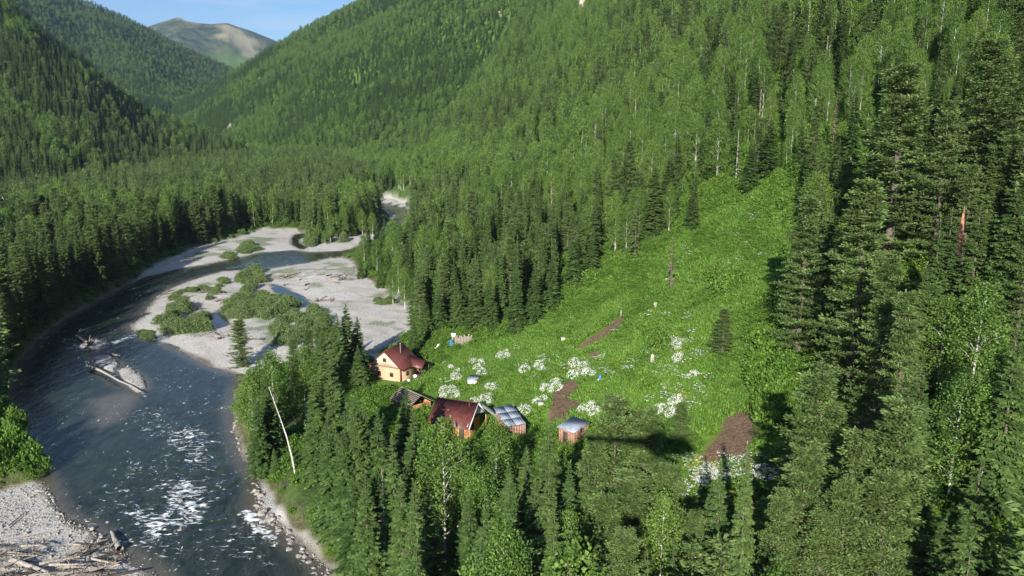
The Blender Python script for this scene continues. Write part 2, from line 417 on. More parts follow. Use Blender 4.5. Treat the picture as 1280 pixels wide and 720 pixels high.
# ------------------------------------------------------------------ ground sheet
def build_ground():
    az = np.concatenate([np.radians(np.arange(-180, -54, 3.0)), np.radians(np.arange(-54, 48, 0.2)), np.radians(np.arange(48, 180, 3.0))])
    r = [8.0]
    while r[-1] < 9000:
        q = r[-1]
        r.append(q * (1.03 if q < 45 else 1.0048 if q < 420 else 1.010 if q < 1500 else 1.014))
    r = np.array(r)
    A, R = np.meshgrid(az, r)
    X = (np.sin(A) * R).ravel(); Y = (np.cos(A) * R).ravel()
    z, w, d, g, up, hs, dw, dg, di = terrain(X, Y, True)
    na, nr = len(az), len(r)
    V = np.stack([X, Y, z], -1)
    i = np.arange(nr - 1)[:, None] * na + np.arange(na)[None, :]
    j = np.arange(nr - 1)[:, None] * na + (np.arange(na)[None, :] + 1) % na
    Fq = np.stack([i, j, j + na, i + na], -1).reshape(-1, 4)
    # middle under the camera
    me = mesh_np('ground', V, Fq[:, ::-1], [M['ground']], smooth=True)
    n1 = fbm(X / 4, Y / 4, 61, 3)
    dm = usdf(X, Y, MEADOW); ds = usdf(X, Y, SOIL)
    gravel = np.maximum(1 - sstep(-0.3, 1.2, dg + 1.4 * n1), 1 - sstep(-1, 1.5, dw))
    gravel = np.maximum(gravel, 1 - sstep(0, 1.2, di))
    vegb = sstep(0.12, 0.3, fbm(X / 9, Y / 9, 71, 3)) * sstep(6, 10, dw) * 0.6
    gravel = gravel * (1 - vegb)
    meadow = 1 - sstep(-2, 5, dm + 4 * n1)
    meadow = np.maximum(meadow, vegb * 0.7 * (dg < 0))
    slope_bright = sstep(10, 60, d) * 0.5
    meadow = np.maximum(meadow, slope_bright)
    soil = 1 - sstep(-0.6, 0.9, ds + 1.6 * n1 + 1.2 * fbm(X / 1.3, Y / 1.3, 63, 2))
    h1, h2, h4, h5 = hs
    wet = (1 - sstep(0.2, 2.0, dw + n1)) * sstep(-.4, .6, di)
    alpine = (h5 > 0) * (h5 >= up - 1) * sstep(420, 600, h5 + 200 * fbm(X / 500, Y / 500, 73, 3))
    rock = np.zeros_like(X)
    for (u, v, dist, rad) in ROCKS:
        dd = ray(u, v); dd = dd / np.hypot(dd[0], dd[1])
        rock = np.maximum(rock, 1 - sstep(0.5, 1.0, np.hypot((X - dd[0] * dist), (Y - dd[1] * dist)) / rad + 0.6 * fbm(X / rad * 3, Y / rad * 3, 5, 3)))
    bank = (1 - sstep(0, 4, np.minimum(dg, dw))) * (dg > 0) * (dw > 0) * (Y < 420) * 0.5
    soil = np.maximum(soil, bank)
    one = np.ones_like(X)
    attr(me, 'mask', 'FLOAT_COLOR', 'POINT', np.stack([gravel, meadow, soil, one], -1).astype(np.float32))
    attr(me, 'mask2', 'FLOAT_COLOR', 'POINT', np.stack([wet, alpine, rock, one], -1).astype(np.float32))
    o = link('ground', me); tag(o, kind='structure')
ROCKS = [(298, 50, 6600, 190), (318, 57, 6400, 150), (236, 30, 6950, 110), (290, 42, 6800, 120)]
build_ground()

# ------------------------------------------------------------------ water sheet
RAPIDS = [  # pixel outline, strength
    ([(195, 605), (225, 590), (262, 595), (272, 620), (262, 650), (225, 655), (200, 635)], 0.53),
    ([(140, 640), (180, 628), (240, 645), (230, 675), (170, 685)], 0.52),
    ([(294, 640), (318, 632), (352, 672), (345, 690), (312, 668)], 0.62),
    ([(190, 540), (255, 525), (275, 560), (262, 590), (220, 585)], 0.46),
    ([(150, 515), (215, 500), (235, 535), (180, 560)], 0.36),
    ([(134, 428), (172, 415), (176, 420), (142, 432)], 0.60),
    ([(172, 488), (180, 487), (191, 503), (186, 507)], 0.68),
    ([(80, 425), (110, 430), (90, 440), (72, 436)], 0.44),
    ([(230, 350), (300, 328), (330, 318), (335, 330), (280, 338)], 0.36),
    ([(60, 603), (90, 600), (88, 606), (64, 609)], 0.5),
    ([(60, 650), (180, 560), (290, 540), (310, 640), (380, 720), (150, 700)], 0.30),
]
def build_water():
    P = WATER[0]
    xs, ys = [], []
    az = np.radians(np.arange(-40, -6, 0.10)); r = [85.0]
    while r[-1] < 620: r.append(r[-1] * 1.0045)
    r = np.array(r)
    A, R = np.meshgrid(az, r)
    X = (np.sin(A) * R).ravel(); Y = (np.cos(A) * R).ravel()
    dw = usdf(X, Y, WATER)
    di = usdf(X, Y, ISLES)
    foam = np.zeros_like(X)
    for px, s in RAPIDS:
        d = sdf(X, Y, poly_px(px, 0))
        foam = np.maximum(foam, s * (1 - sstep(-3.5, 2.5, d + 2.5 * fbm(X / 4, Y / 4, 83, 3))) if s < .55 else s * (1 - sstep(-1.5, 1.0, d)))
    pools = usdf(X, Y, [poly_px(p, 0) for p in POOLS_PX])
    calm = 1 - sstep(1.0, 2.5, pools)
    shallow = sstep(-3.5, -0.2, dw) * 0.75
    shallow = np.maximum(shallow, 0.9 * (1 - sstep(-3, 2, sdf(X, Y, poly_px(SHOAL_PX, 0)))))
    shallow = np.maximum(shallow, 0.8 * (1 - sstep(0, 3, di)))
    shallow = shallow * (1 - calm)
    rough = 0.05 + 0.30 * np.clip(foam * 1.6, 0, 1)
    ca, sa = math.cos(0.45), math.sin(0.45)
    U = X * ca + Y * sa; W = -X * sa + Y * ca
    z = zw(Y) + (1 - calm) * rough * (np.abs(fbm(U / 1.8, W / 3.2, 81, 3)) * 1.8 - 0.3) * np.clip(-dw / 2, 0, 1)
    na, nr = len(az), len(r)
    keep = (dw < 3.0)
    i = np.arange(nr - 1)[:, None] * na + np.arange(na - 1)[None, :]
    Fq = np.stack([i, i + na, i + na + 1, i + 1], -1).reshape(-1, 4)
    Fq = Fq[keep[Fq].all(1)]
    used = np.zeros(len(X), bool); used[Fq.ravel()] = True
    mp = np.cumsum(used) - 1
    me = mesh_np('river_water', np.stack([X, Y, z], -1)[used], mp[Fq], [M['water']], smooth=True)
    attr(me, 'wmask', 'FLOAT_COLOR', 'POINT', np.stack([foam, shallow, calm, np.ones_like(X)], -1)[used].astype(np.float32))
    o = link('river_water', me); tag(o, kind='structure')
build_water()

# ------------------------------------------------------------------ plants: shapes
def nrm(a): return a / (np.linalg.norm(a, axis=-1, keepdims=True) + 1e-9)
def kites(P, D, N, L, W):
    D = nrm(D); S = nrm(np.cross(D, N)); L = L[:, None]; W = W[:, None]
    v = np.stack([P, P + 0.5 * L * D + W * S, P + L * D, P + 0.5 * L * D - W * S], 1).reshape(-1, 3)
    f = np.arange(len(P) * 4).reshape(-1, 4)
    return v, f
class Geo:
    def __init__(s): s.v = []; s.f = []; s.t = []; s.m = []; s.n = 0
    def add(s, v, f, tint=0.5, m=0):
        s.v.append(v); s.f.append(f + s.n); s.n += len(v)
        s.t.append(np.full(len(f), tint) if np.isscalar(tint) else tint); s.m.append(np.full(len(f), m))
    def tube(s, pts, rad, n=6, m=0, tint=0.5):
        pts = np.array(pts, float); rad = np.array(rad, float)
        T = np.gradient(pts, axis=0); T = nrm(T)
        ref = np.where(np.abs(T[:, 2:3]) > 0.9, np.array([[1., 0, 0]]), np.array([[0, 0, 1.]]))
        A = nrm(np.cross(T, ref)); B = np.cross(T, A)
        th = np.linspace(0, 2 * math.pi, n, endpoint=False)
        v = pts[:, None] + rad[:, None, None] * (np.cos(th)[None, :, None] * A[:, None] + np.sin(th)[None, :, None] * B[:, None])
        k = len(pts)
        i = np.arange(k - 1)[:, None] * n + np.arange(n)[None]; j = np.arange(k - 1)[:, None] * n + (np.arange(n)[None] + 1) % n
        f = np.stack([i, j, j + n, i + n], -1).reshape(-1, 4)
        s.add(v.reshape(-1, 3), f, tint, m)
        c0 = np.arange(n); 
        if n == 4: s.add(v[0], np.array([[3, 2, 1, 0]]), tint, m); s.add(v[-1], np.array([[0, 1, 2, 3]]), tint, m)
        elif n == 6: 
            for e, o in ((0, -1), (-1, 1)): s.add(v[e], np.array([[0, 1, 2, 3], [0, 3, 4, 5]])[:, ::o], tint, m)
    def mesh(s, name, mats, smooth=False):
        me = mesh_np(name, np.concatenate(s.v), np.concatenate(s.f), mats, np.concatenate(s.m), smooth)
        attr(me, 'tint', 'FLOAT', 'FACE', np.concatenate(s.t).astype(np.float32))
        return me

def spruce(g, r, Hh=20.0, R=2.5, lev=36, nb=7, ns=8, m=0, size=1.0, gap=0.0, base=0.05, sag=1.0):
    t = np.repeat(np.linspace(base, 0.985, lev) ** 0.94, nb)
    n = len(t)
    t = t + r.uniform(-.4, .4, n) / lev
    keep = r.rand(n) > gap
    t = t[keep]; n = len(t)
    phi = r.uniform(0, 2 * math.pi, n)
    lump = 1 + 0.22 * np.sin(phi * 2 + t * 17 + r.uniform(0, 6)) * (1 - t)
    L = (R * np.clip(1 - t, 0, 1) ** 1.02 * r.uniform(0.72, 1.18, n) * lump + 0.22) * np.clip((t - base + 0.05) / 0.09, 0.55, 1)
    a = 0.30 * t - 0.05; b = (0.62 - 0.35 * t) * sag
    brt = r.rand(n)
    S = np.tile(np.linspace(0.2, 0.97, ns), n) + r.uniform(-.05, .05, n * ns)
    Lr = np.repeat(L, ns); ph = np.repeat(phi, ns); ar = np.repeat(a, ns); br = np.repeat(b, ns); tt = np.repeat(t, ns)
    od = np.stack([np.cos(ph), np.sin(ph), 0 * ph], -1)
    h = Lr * (ar * S - br * S ** 2 + 0.22 * S ** 4)
    P = od * (S * Lr)[:, None]; P[:, 2] = tt * Hh + h
    for sd in (-1, 1, 0):
        q = sd * r.uniform(0.6, 1.15, len(S))
        D = np.stack([np.cos(ph + q), np.sin(ph + q), r.uniform(-.75, .05, len(S))], -1)
        N = np.stack([r.uniform(-.5, .5, len(S)), r.uniform(-.5, .5, len(S)), np.ones(len(S))], -1)
        l = (0.30 * Lr * (1.25 - S) + 0.34) * r.uniform(.7, 1.2, len(S)) * size * np.clip((1 - tt) * 3.2 + .25, .3, 1)
        v, f = kites(P, D, N, l, l * r.uniform(0.2, 0.34, len(S)))
        g.add(v, f, np.clip(np.repeat(brt, ns) * 0.5 + r.rand(len(S)) * 0.5, 0, 1), m)
    # tip
    k = 10
    v, f = kites(np.stack([0 * np.ones(k), 0 * np.ones(k), np.linspace(.95, 1.0, k) * Hh], -1), np.stack([r.normal(0, .4, k), r.normal(0, .4, k), np.ones(k)], -1), r.normal(size=(k, 3)), np.full(k, .5), np.full(k, .08))
    g.add(v, f, 0.6, m)

def trunk(g, r, Hh=20.0, r0=0.28, m=0, lean=0.0, n=6, sticks=0, R=2.5, zlo=0.1, zhi=0.9):
    z = np.linspace(-0.8, Hh * 0.985, 7)
    k = np.clip(z / Hh, 0, 1)
    pts = np.stack([lean * Hh * k ** 1.5, 0.006 * Hh * np.sin(k * 5), z], -1)
    g.tube(pts, r0 * (1 - 0.93 * k) * np.where(z < 0.3, 1.25, 1), n, m)
    for i in range(sticks):
        t = r.uniform(zlo, zhi); ph = r.uniform(0, 6.28); L = R * (1 - t) ** .7 * r.uniform(.5, 1.0)
        p0 = np.array([0, 0, t * Hh]); p1 = p0 + np.array([math.cos(ph) * L, math.sin(ph) * L, L * r.uniform(-.25, .35)])
        g.tube([p0, (p0 + p1) / 2 + [0, 0, -.1 * L], p1], [0.06, 0.04, 0.015], 4, m)

def pine(g, r, Hh=22.0, R=4.2, nbr=95, ntuft=4, nk=16, m=0, size=1.0, tm=1, sticks=True, ks=1.0):
    t = np.linspace(0.05, 0.985, nbr) + r.uniform(-.9, .9, nbr) * .93 / nbr; phi = np.cumsum(np.full(nbr, 2.4)) + r.uniform(-.5, .5, nbr)
    prof = np.clip(1 - t, 0, 1) ** 0.62 * (0.62 + 0.38 * np.clip(t / 0.22, 0, 1)) * 1.12
    L = (R * prof * r.uniform(0.45, 1.2, nbr) + 0.3)
    up = r.uniform(-0.30, 0.08, nbr) + 0.75 * t ** 2
    brt = r.rand(nbr)
    od = np.stack([np.cos(phi), np.sin(phi), 0 * phi], -1)
    for q in range(ntuft):
        s = 1.0 - 0.75 * q / max(ntuft - 1, 1) + r.uniform(-.06, .06, nbr)
        off = r.uniform(-0.35, 0.35, nbr) * (q > 0)
        o2 = np.stack([np.cos(phi + off), np.sin(phi + off), 0 * phi], -1)
        Pc = o2 * (L * s)[:, None]; Pc[:, 2] = t * Hh + L * (up * s + 0.25 * s ** 3 - 0.18)
        rad = r.uniform(0.55, 1.0, nbr) * size
        P = np.repeat(Pc, nk, 0); k = len(P)
        D = r.normal(size=(k, 3)); D[:, 2] = np.abs(D[:, 2]) * 0.42 - 0.22; D = nrm(D) + np.repeat(o2, nk, 0) * 0.55
        P = P + nrm(D) * (np.repeat(rad, nk) * r.uniform(0, .8, k))[:, None] * np.array([1, 1, .55])
        N = r.normal(size=(k, 3)) + np.array([0, 0, 1.2])
        l = np.repeat(rad, nk) * r.uniform(.30, .62, k) * ks
        v, f = kites(P, D, N, l, l * r.uniform(.16, .27, k))
        g.add(v, f, np.clip(np.repeat(brt, nk) * .55 + r.rand(k) * .45, 0, 1), m)
    if sticks:
        for i in range(0, nbr, 2):
            p0 = np.array([0, 0, t[i] * Hh - 0.1]); p1 = od[i] * L[i] * 0.8; p1[2] = t[i] * Hh + L[i] * (up[i] * .7 - .1)
            yield_pts = [p0, p0 * .5 + p1 * .5 + np.array([0, 0, -.12 * L[i]]), p1]
            g_tr = tm
            g_tr.tube(yield_pts, [0.07, 0.05, 0.02], 4, 0)

def birch(g, r, Hh=18.0, R=3.0, ncl=210, nk=20, m=0, size=1.0, tg=None, zlo=0.28):
    t = r.uniform(zlo, 1.0, ncl) ** 0.9
    t = zlo + (1 - zlo) * r.beta(1.5, 1.25, ncl)
    phi = r.uniform(0, 6.283, ncl)
    s = (t - zlo) / (1 - zlo)
    prof = np.clip(np.sin(np.pi * np.clip(s * 0.86 + 0.12, 0, 1)), 0.05, 1) ** 0.7
    lump = 1 + 0.28 * np.sin(phi * 3 + s * 9 + r.uniform(0, 6))
    rr = R * prof * lump * np.sqrt(r.uniform(0.12, 1, ncl))
    Pc = np.stack([np.cos(phi) * rr, np.sin(phi) * rr, t * Hh], -1)
    rad = r.uniform(0.45, 0.95, ncl)
    P = np.repeat(Pc, nk, 0); k = len(P)
    o = r.normal(size=(k, 3)) * np.repeat(rad, nk)[:, None] * np.array([.5, .5, .75])
    P = P + o
    D = r.normal(size=(k, 3)); D[:, 2] -= 0.7
    N = r.normal(size=(k, 3)) + nrm(o) * 0.6 + np.array([0, 0, .5])
    l = r.uniform(.26, .5, k) * size
    v, f = kites(P, D, N, l, l * r.uniform(.3, .42, k))
    g.add(v, f, np.clip(np.repeat(r.rand(ncl), nk) * .55 + r.rand(k) * .45, 0, 1), m)
    if tg is not None:
        for i in range(0, ncl, 12):
            z0 = max(zlo * .8 * Hh, Pc[i, 2] - 0.9 * rr[i] - 0.5)
            p0 = np.array([0, 0, z0]); p1 = Pc[i]
            tg.tube([p0, p0 * .5 + p1 * .5 + np.array([0, 0, .15 * rr[i]]), p1], [.05, .03, .012], 4, 0)

def bush(g, r, R=1.0, hgt=0.9, ncl=60, nk=16, m=0, size=0.22, upright=0.0, flat=1.0):
    th = r.uniform(0, 6.283, ncl); c = r.uniform(0, 1, ncl) ** .8
    rad = np.sqrt(1 - c ** 2) * r.uniform(.75, 1.12, ncl) * (1 + .2 * np.sin(3 * th + r.uniform(0, 6)))
    Pc = np.stack([np.cos(th) * rad * R, np.sin(th) * rad * R, c * hgt * r.uniform(.7, 1.1, ncl)], -1)
    P = np.repeat(Pc, nk, 0); k = len(P)
    P = P + r.normal(size=(k, 3)) * R * 0.13
    P[:, 2] = np.abs(P[:, 2])
    D = r.normal(size=(k, 3)) + np.array([0, 0, .3 + upright * 2.5])
    N = r.normal(size=(k, 3)) + nrm(Pc).repeat(nk, 0) * .8 + np.array([0, 0, .5])
    l = r.uniform(.6, 1.2, k) * size
    v, f = kites(P, D, N, l, l * r.uniform(.22, .38, k))
    g.add(v, f, np.clip(np.repeat(r.rand(ncl), nk) * .5 + r.rand(k) * .5, 0, 1), m)

# near shapes: (trunk mesh, crown mesh, height, crown radius)
SHAPES = {'spruce': [], 'pine': [], 'birch': [], 'bush': [], 'willow': []}
for i in range(6):
    r = np.random.RandomState(100 + i)
    g = Geo(); R = [2.8, 2.4, 3.2, 2.1, 2.9, 2.5][i]
    spruce(g, r, 20, R, lev=[44, 48, 40, 50, 40, 46][i], nb=8, ns=11, size=.8, gap=[.05, .1, .05, .12, .2, .08][i], sag=[1, 1.3, .8, 1.2, .9, 1.1][i])
    tg = Geo(); trunk(tg, r, 20, 0.27, sticks=10, R=R)
    SHAPES['spruce'].append((tg.mesh('spruce_trunk', [M['bark']]), g.mesh('spruce_crown', [M['spruce']]), 20.0, R))
for i in range(5):
    r = np.random.RandomState(200 + i)
    g = Geo(); tg = Geo(); R = [3.8, 3.2, 4.2, 2.9, 3.5][i]
    trunk(tg, r, 22, 0.42)
    pine(g, r, 22, R, nbr=[112, 100, 120, 96, 108][i], ntuft=7, nk=50, tm=tg, size=.92, ks=.8)
    SHAPES['pine'].append((tg.mesh('pine_trunk', [M['bark']]), g.mesh('pine_crown', [M['pine']]), 22.0, R))
for i in range(5):
    r = np.random.RandomState(300 + i)
    g = Geo(); tg = Geo(); R = [2.7, 3.2, 2.4, 3.0, 2.6][i]
    trunk(tg, r, 18, 0.16, lean=[.02, -.03, .0, .04, -.02][i] * 0)
    birch(g, r, 18, R, ncl=[260, 300, 230, 270, 250][i], nk=34, size=.68, tg=tg, zlo=[.14, .10, .2, .12, .16][i])
    SHAPES['birch'].append((tg.mesh('birch_trunk', [M['birchbark']]), g.mesh('birch_crown', [M['birch']]), 18.0, R))

# ------------------------------------------------------------------ scattered cover with geometry nodes
def scatter(name, pts, scl, rot, idx, protos):
    n = len(pts)
    me = bpy.data.meshes.new(name)
    me.vertices.add(n); me.vertices.foreach_set('co', np.ascontiguousarray(pts, np.float32).ravel())
    attr(me, 'scl', 'FLOAT_VECTOR', 'POINT', np.asarray(scl, np.float32)); attr(me, 'rot', 'FLOAT_VECTOR', 'POINT', np.asarray(rot, np.float32)); attr(me, 'idx', 'INT', 'POINT', np.asarray(idx, np.int32))
    o = link(name, me); tag(o, kind='stuff')
    col = bpy.data.collections.new(name + '_shapes')
    for k, pm in enumerate(protos):
        po = bpy.data.objects.new('%s_shape_%02d' % (name, k), pm); col.objects.link(po)
    ng = bpy.data.node_groups.new(name, 'GeometryNodeTree')
    ng.interface.new_socket('Geometry', in_out='INPUT', socket_type='NodeSocketGeometry'); ng.interface.new_socket('Geometry', in_out='OUTPUT', socket_type='NodeSocketGeometry')
    N = ng.nodes.new; Lk = ng.links.new
    gi = N('NodeGroupInput'); go = N('NodeGroupOutput'); ip = N('GeometryNodeInstanceOnPoints'); ci = N('GeometryNodeCollectionInfo')
    ci.inputs['Collection'].default_value = col; ci.inputs['Separate Children'].default_value = True; ci.inputs['Reset Children'].default_value = True
    def na(nm, t):
        a = N('GeometryNodeInputNamedAttribute'); a.data_type = t; a.inputs['Name'].default_value = nm; return a.outputs['Attribute']
    Lk(gi.outputs[0], ip.inputs['Points']); Lk(ci.outputs[0], ip.inputs['Instance']); ip.inputs['Pick Instance'].default_value = True
    Lk(na('idx', 'INT'), ip.inputs['Instance Index']); Lk(na('scl', 'FLOAT_VECTOR'), ip.inputs['Scale']); Lk(na('rot', 'FLOAT_VECTOR'), ip.inputs['Rotation'])
    Lk(ip.outputs[0], go.inputs[0])
    md = o.modifiers.new('scatter', 'NODES'); md.node_group = ng
    return o

def far_shape(kind, i, lod):
    r = np.random.RandomState(hash((kind, i, lod)) % 10000 if False else {'spruce': 0, 'pine': 1000, 'birch': 2000}[kind] + i * 7 + lod * 100)
    g = Geo()
    if lod == 1:
        if kind == 'spruce': spruce(g, r, 20, r.uniform(1.8, 2.5), lev=24, nb=6, ns=4, size=1.55, gap=.1); g2 = trunk(g, r, 20, .27, m=1)
        if kind == 'pine': pine(g, r, 20, r.uniform(2.8, 3.8), nbr=60, ntuft=3, nk=9, size=1.35, ks=1.4, sticks=False, tm=g); trunk(g, r, 20, .35, m=1)
        if kind == 'birch': birch(g, r, 18, r.uniform(2.4, 3.2), ncl=150, nk=16, size=1.15, zlo=.15); trunk(g, r, 18, .14, m=1)
    else:
        if kind == 'spruce': spruce(g, r, 20, r.uniform(2.0, 2.8), lev=17, nb=6, ns=3, size=1.8)
        if kind == 'pine': pine(g, r, 20, r.uniform(2.8, 3.8), nbr=36, ntuft=2, nk=5, size=2.0, ks=1.4, sticks=False, tm=g)
        if kind == 'birch': birch(g, r, 18, r.uniform(2.6, 3.4), ncl=80, nk=8, size=2.0)
    return g.mesh('%s_far_%d_%d' % (kind, lod, i), [M[kind], M['birchbark' if kind == 'birch' else 'bark']])
PROTO = {lod: [far_shape(k, i, lod) for k in ('spruce', 'pine', 'birch') for i in range(4)] for lod in (1, 2)}
PBASE = {'spruce': 0, 'pine': 4, 'birch': 8}
PH = {'spruce': 20.0, 'pine': 20.0, 'birch': 18.0}

# ------------------------------------------------------------------ where trees stand
TREES = []      # dict(kind, x, y, z, h, w (crown radius or None), zone)
def add_tree(kind, x, y, z, h, w=None, zone='', **k):
    TREES.append(dict(kind=kind, x=x, y=y, z=z, h=h, w=w, zone=zone, **k))

# tips seen one by one in the photograph: kind, column, row, height, crown width in pixels
TIPS = {
 'stand between the river rapids and the log houses': [
  ('pine', 298, 400, 12, 44), ('birch', 338, 440, 16, 60), ('birch', 378, 432, 15, 55), ('spruce', 330, 470, 15, 40), ('spruce', 408, 387, 16, 44), ('spruce', 432, 380, 15.5, 40), ('spruce', 420, 392, 16, 40), ('spruce', 447, 432, 10, 28), ('pine', 385, 412, 9, 32), ('spruce', 398, 402, 12, 36), ('spruce', 446, 396, 13, 30), ('pine', 366, 424, 8, 30),
  ('spruce', 342, 560, 6, 26), ('spruce', 413, 450, 20, 52), ('spruce', 392, 470, 18, 46), ('spruce', 442, 496, 21, 44), ('spruce', 453, 502, 20, 40), ('spruce', 471, 513, 19, 40), ('spruce', 507, 487, 15, 46), ('spruce', 516, 512, 19, 44),
  ('spruce', 428, 540, 17, 42), ('spruce', 490, 545, 19, 40), ('spruce', 409, 520, 19, 40), ('spruce', 480, 520, 17, 40), ('spruce', 320, 500, 14, 46), ('spruce', 322, 445, 13, 44), ('birch', 312, 465, 14, 46),
  ('birch', 553, 528, 19, 100), ('spruce', 587, 548, 14, 30), ('birch', 620, 528, 15, 60), ('spruce', 687, 527, 20, 60), ('spruce', 658, 560, 18, 44), ('spruce', 712, 578, 18, 46), ('spruce', 636, 580, 17, 44), ('birch', 606, 585, 16, 55), ('spruce', 456, 590, 18, 44),
  ('spruce', 500, 600, 17, 44), ('spruce', 535, 615, 16, 46), ('spruce', 585, 620, 15, 44), ('spruce', 462, 640, 12, 40), ('spruce', 440, 600, 14, 40), ('spruce', 670, 600, 16, 46), ('spruce', 735, 575, 17, 46)],
 'stand under the helicopter shadow': [
  ('pine', 770, 497, 22, 95), ('pine', 808, 512, 21, 80), ('pine', 745, 545, 19, 70), ('pine', 835, 580, 17, 70), ('pine', 790, 590, 17, 90), ('pine', 853, 504, 7, 46), ('spruce', 902, 578, 19, 44), ('spruce', 935, 556, 21, 40), ('spruce', 890, 600, 16, 40), ('pine', 760, 620, 16, 80), ('pine', 870, 640, 13, 56)],
 'cluster of big pines below the garden': [
  ('pine', 1026, 467, 22, 100), ('pine', 1128, 502, 22, 105), ('pine', 1080, 540, 19, 90), ('pine', 1010, 560, 19, 80), ('spruce', 1154, 446, 22, 50), ('spruce', 1229, 572, 20, 66), ('pine', 978, 612, 16, 50), ('pine', 1110, 590, 17, 90), ('spruce', 1185, 640, 14, 70), ('pine', 1060, 600, 17, 80), ('spruce', 1262, 650, 15, 60), ('pine', 1030, 640, 14, 70)],
 'steep bank of old pines east of the meadow': [
  ('pine', 1012, 246, 27, 66), ('pine', 1086, 226, 31, 80), ('pine', 1132, 82, 36, 92), ('pine', 1112, 322, 24, 66), ('spruce', 1190, 262, 21, 60), ('spruce', 1228, 250, 22, 60), ('pine', 1242, 52, 31, 84), ('pine', 1188, 128, 27, 60), ('birch', 1232, 355, 17, 70), ('birch', 1185, 372, 15, 60), ('spruce', 1272, 230, 24, 60), ('birch', 1255, 440, 17, 70), ('spruce', 1158, 330, 20, 50), ('spruce', 1275, 400, 22, 56), ('pine', 1275, 110, 24, 70), ('birch', 1205, 470, 15, 64)],
 'open meadow': [('pine', 906, 386, 9, 42), ('spruce', 1000, 380, 8, 40)],
 'edge of the forest above the meadow': [
  ('spruce', 718, 288, 15, 32), ('spruce', 742, 284, 13, 34), ('spruce', 800, 212, 19, 50), ('pine', 770, 230, 17, 44), ('spruce', 838, 190, 19, 44), ('spruce', 868, 220, 14, 34), ('spruce', 820, 205, 20, 44), ('spruce', 690, 320, 14, 30), ('spruce', 668, 330, 15, 30), ('spruce', 645, 335, 16, 30), ('spruce', 612, 345, 15, 34), ('spruce', 592, 350, 13.5, 34), ('spruce', 572, 352, 13, 32), ('spruce', 548, 358, 12.5, 30), ('spruce', 530, 368, 12, 28), ('spruce', 516, 398, 10, 20), ('birch', 780, 170, 18, 60), ('birch', 900, 150, 18, 60), ('spruce', 965, 145, 16, 44), ('spruce', 940, 175, 14, 40), ('birch', 740, 245, 16, 44)],
 'wooded islet in the upper river': [('birch', 385, 278, 9, 16), ('birch', 398, 280, 9, 20), ('birch', 412, 276, 10, 22), ('birch', 428, 262, 14, 26), ('birch', 442, 250, 17, 30), ('spruce', 456, 248, 17, 26), ('spruce', 468, 252, 15, 24), ('birch', 405, 288, 7, 18), ('spruce', 447, 240, 18, 28), ('spruce', 462, 246, 18, 26), ('spruce', 436, 252, 17, 26), ('birch', 452, 262, 13, 26), ('birch', 465, 266, 12, 24), ('birch', 420, 268, 12, 24), ('birch', 393, 288, 7, 18)],
 'trees screening the far river bend': [(('spruce', 'spruce', 'birch')[k % 3], *q) for k, q in enumerate([(470, 272, 15, 26), (480, 274, 16, 26), (490, 276, 17, 28), (500, 277, 17, 28), (460, 283, 13, 24), (454, 294, 11, 22), (510, 272, 17, 28), (478, 285, 15, 26), (490, 292, 15, 26), (500, 290, 16, 26), (508, 300, 16, 26), (470, 300, 12, 22), (462, 312, 9, 20), (485, 310, 13, 24), (497, 315, 14, 24), (512, 318, 15, 26), (520, 330, 15, 26), (505, 335, 13, 24), (450, 318, 9, 20), (475, 325, 10, 22), (490, 338, 11, 24), (518, 352, 13, 26)])],
}
for zone, L in TIPS.items():
    for (k, u, v, h, wpx) in L:
        x, y, z, hh = root_for(u, v, h)
        dist = math.sqrt(x * x + y * y + (H - z - hh) ** 2)
        if k == 'spruce' and v > 380: wpx *= 1.3
        add_tree(k, x, y, z, max(hh, 3), wpx / F * dist / 2, zone, listed=True)

CLEAR_PX = [np.array([(534, 410), (600, 402), (606, 436), (534, 442)], float), np.array([(328, 488), (345, 478), (402, 528), (402, 572), (374, 602), (352, 602)], float), np.array(WATER_PX, float), *[np.array(g, float) for g in GRAVEL_PX[:3]],
            np.array([(462, 432), (498, 424), (522, 430), (560, 425), (605, 420), (650, 398), (700, 378), (760, 338), (830, 303), (900, 253), (965, 222), (985, 300), (975, 400), (985, 450), (960, 500), (985, 520), (940, 590), (870, 610), (850, 560), (735, 545), (655, 545), (630, 545), (600, 562), (560, 548), (530, 525), (520, 500), (465, 478)], float),
            np.array([(466, 248), (512, 250), (512, 266), (500, 272), (470, 262)], float),
            np.array([(-40, 606), (50, 603), (62, 600), (64, 620), (160, 693), (215, 745), (-60, 800)], float)]
def px_in(P, polys):
    m = np.zeros(P.shape[:-1], bool)
    for p in polys: m |= sdf(P[..., 0], P[..., 1], p) < 0
    return m

def fill(cell, rmin, rmax, amin, amax, test, seed, jit=0.42):
    r = np.random.RandomState(seed)
    xm = rmax * max(abs(math.sin(amin)), abs(math.sin(amax)))
    gx = np.arange(rmax * min(math.sin(amin), 0), rmax * max(math.sin(amax), 0), cell); gy = np.arange(-60 if rmin < 50 else rmin * 0.5, rmax, cell)
    X, Y = np.meshgrid(gx, gy); X = X.ravel(); Y = Y.ravel()
    X = X + r.uniform(-jit, jit, len(X)) * cell; Y = Y + r.uniform(-jit, jit, len(X)) * cell
    R = np.hypot(X, Y); A = np.arctan2(X, Y)
    m = (R >= rmin) & (R < rmax) & (A > amin) & (A < amax)
    X, Y = X[m], Y[m]
    z, w, d, g, up, hs, dw, dg, di = terrain(X, Y, True)
    ok = test(X, Y, z, d, up, hs, dw, dg, r)
    return X[ok], Y[ok], z[ok], d[ok], up[ok], hs, r

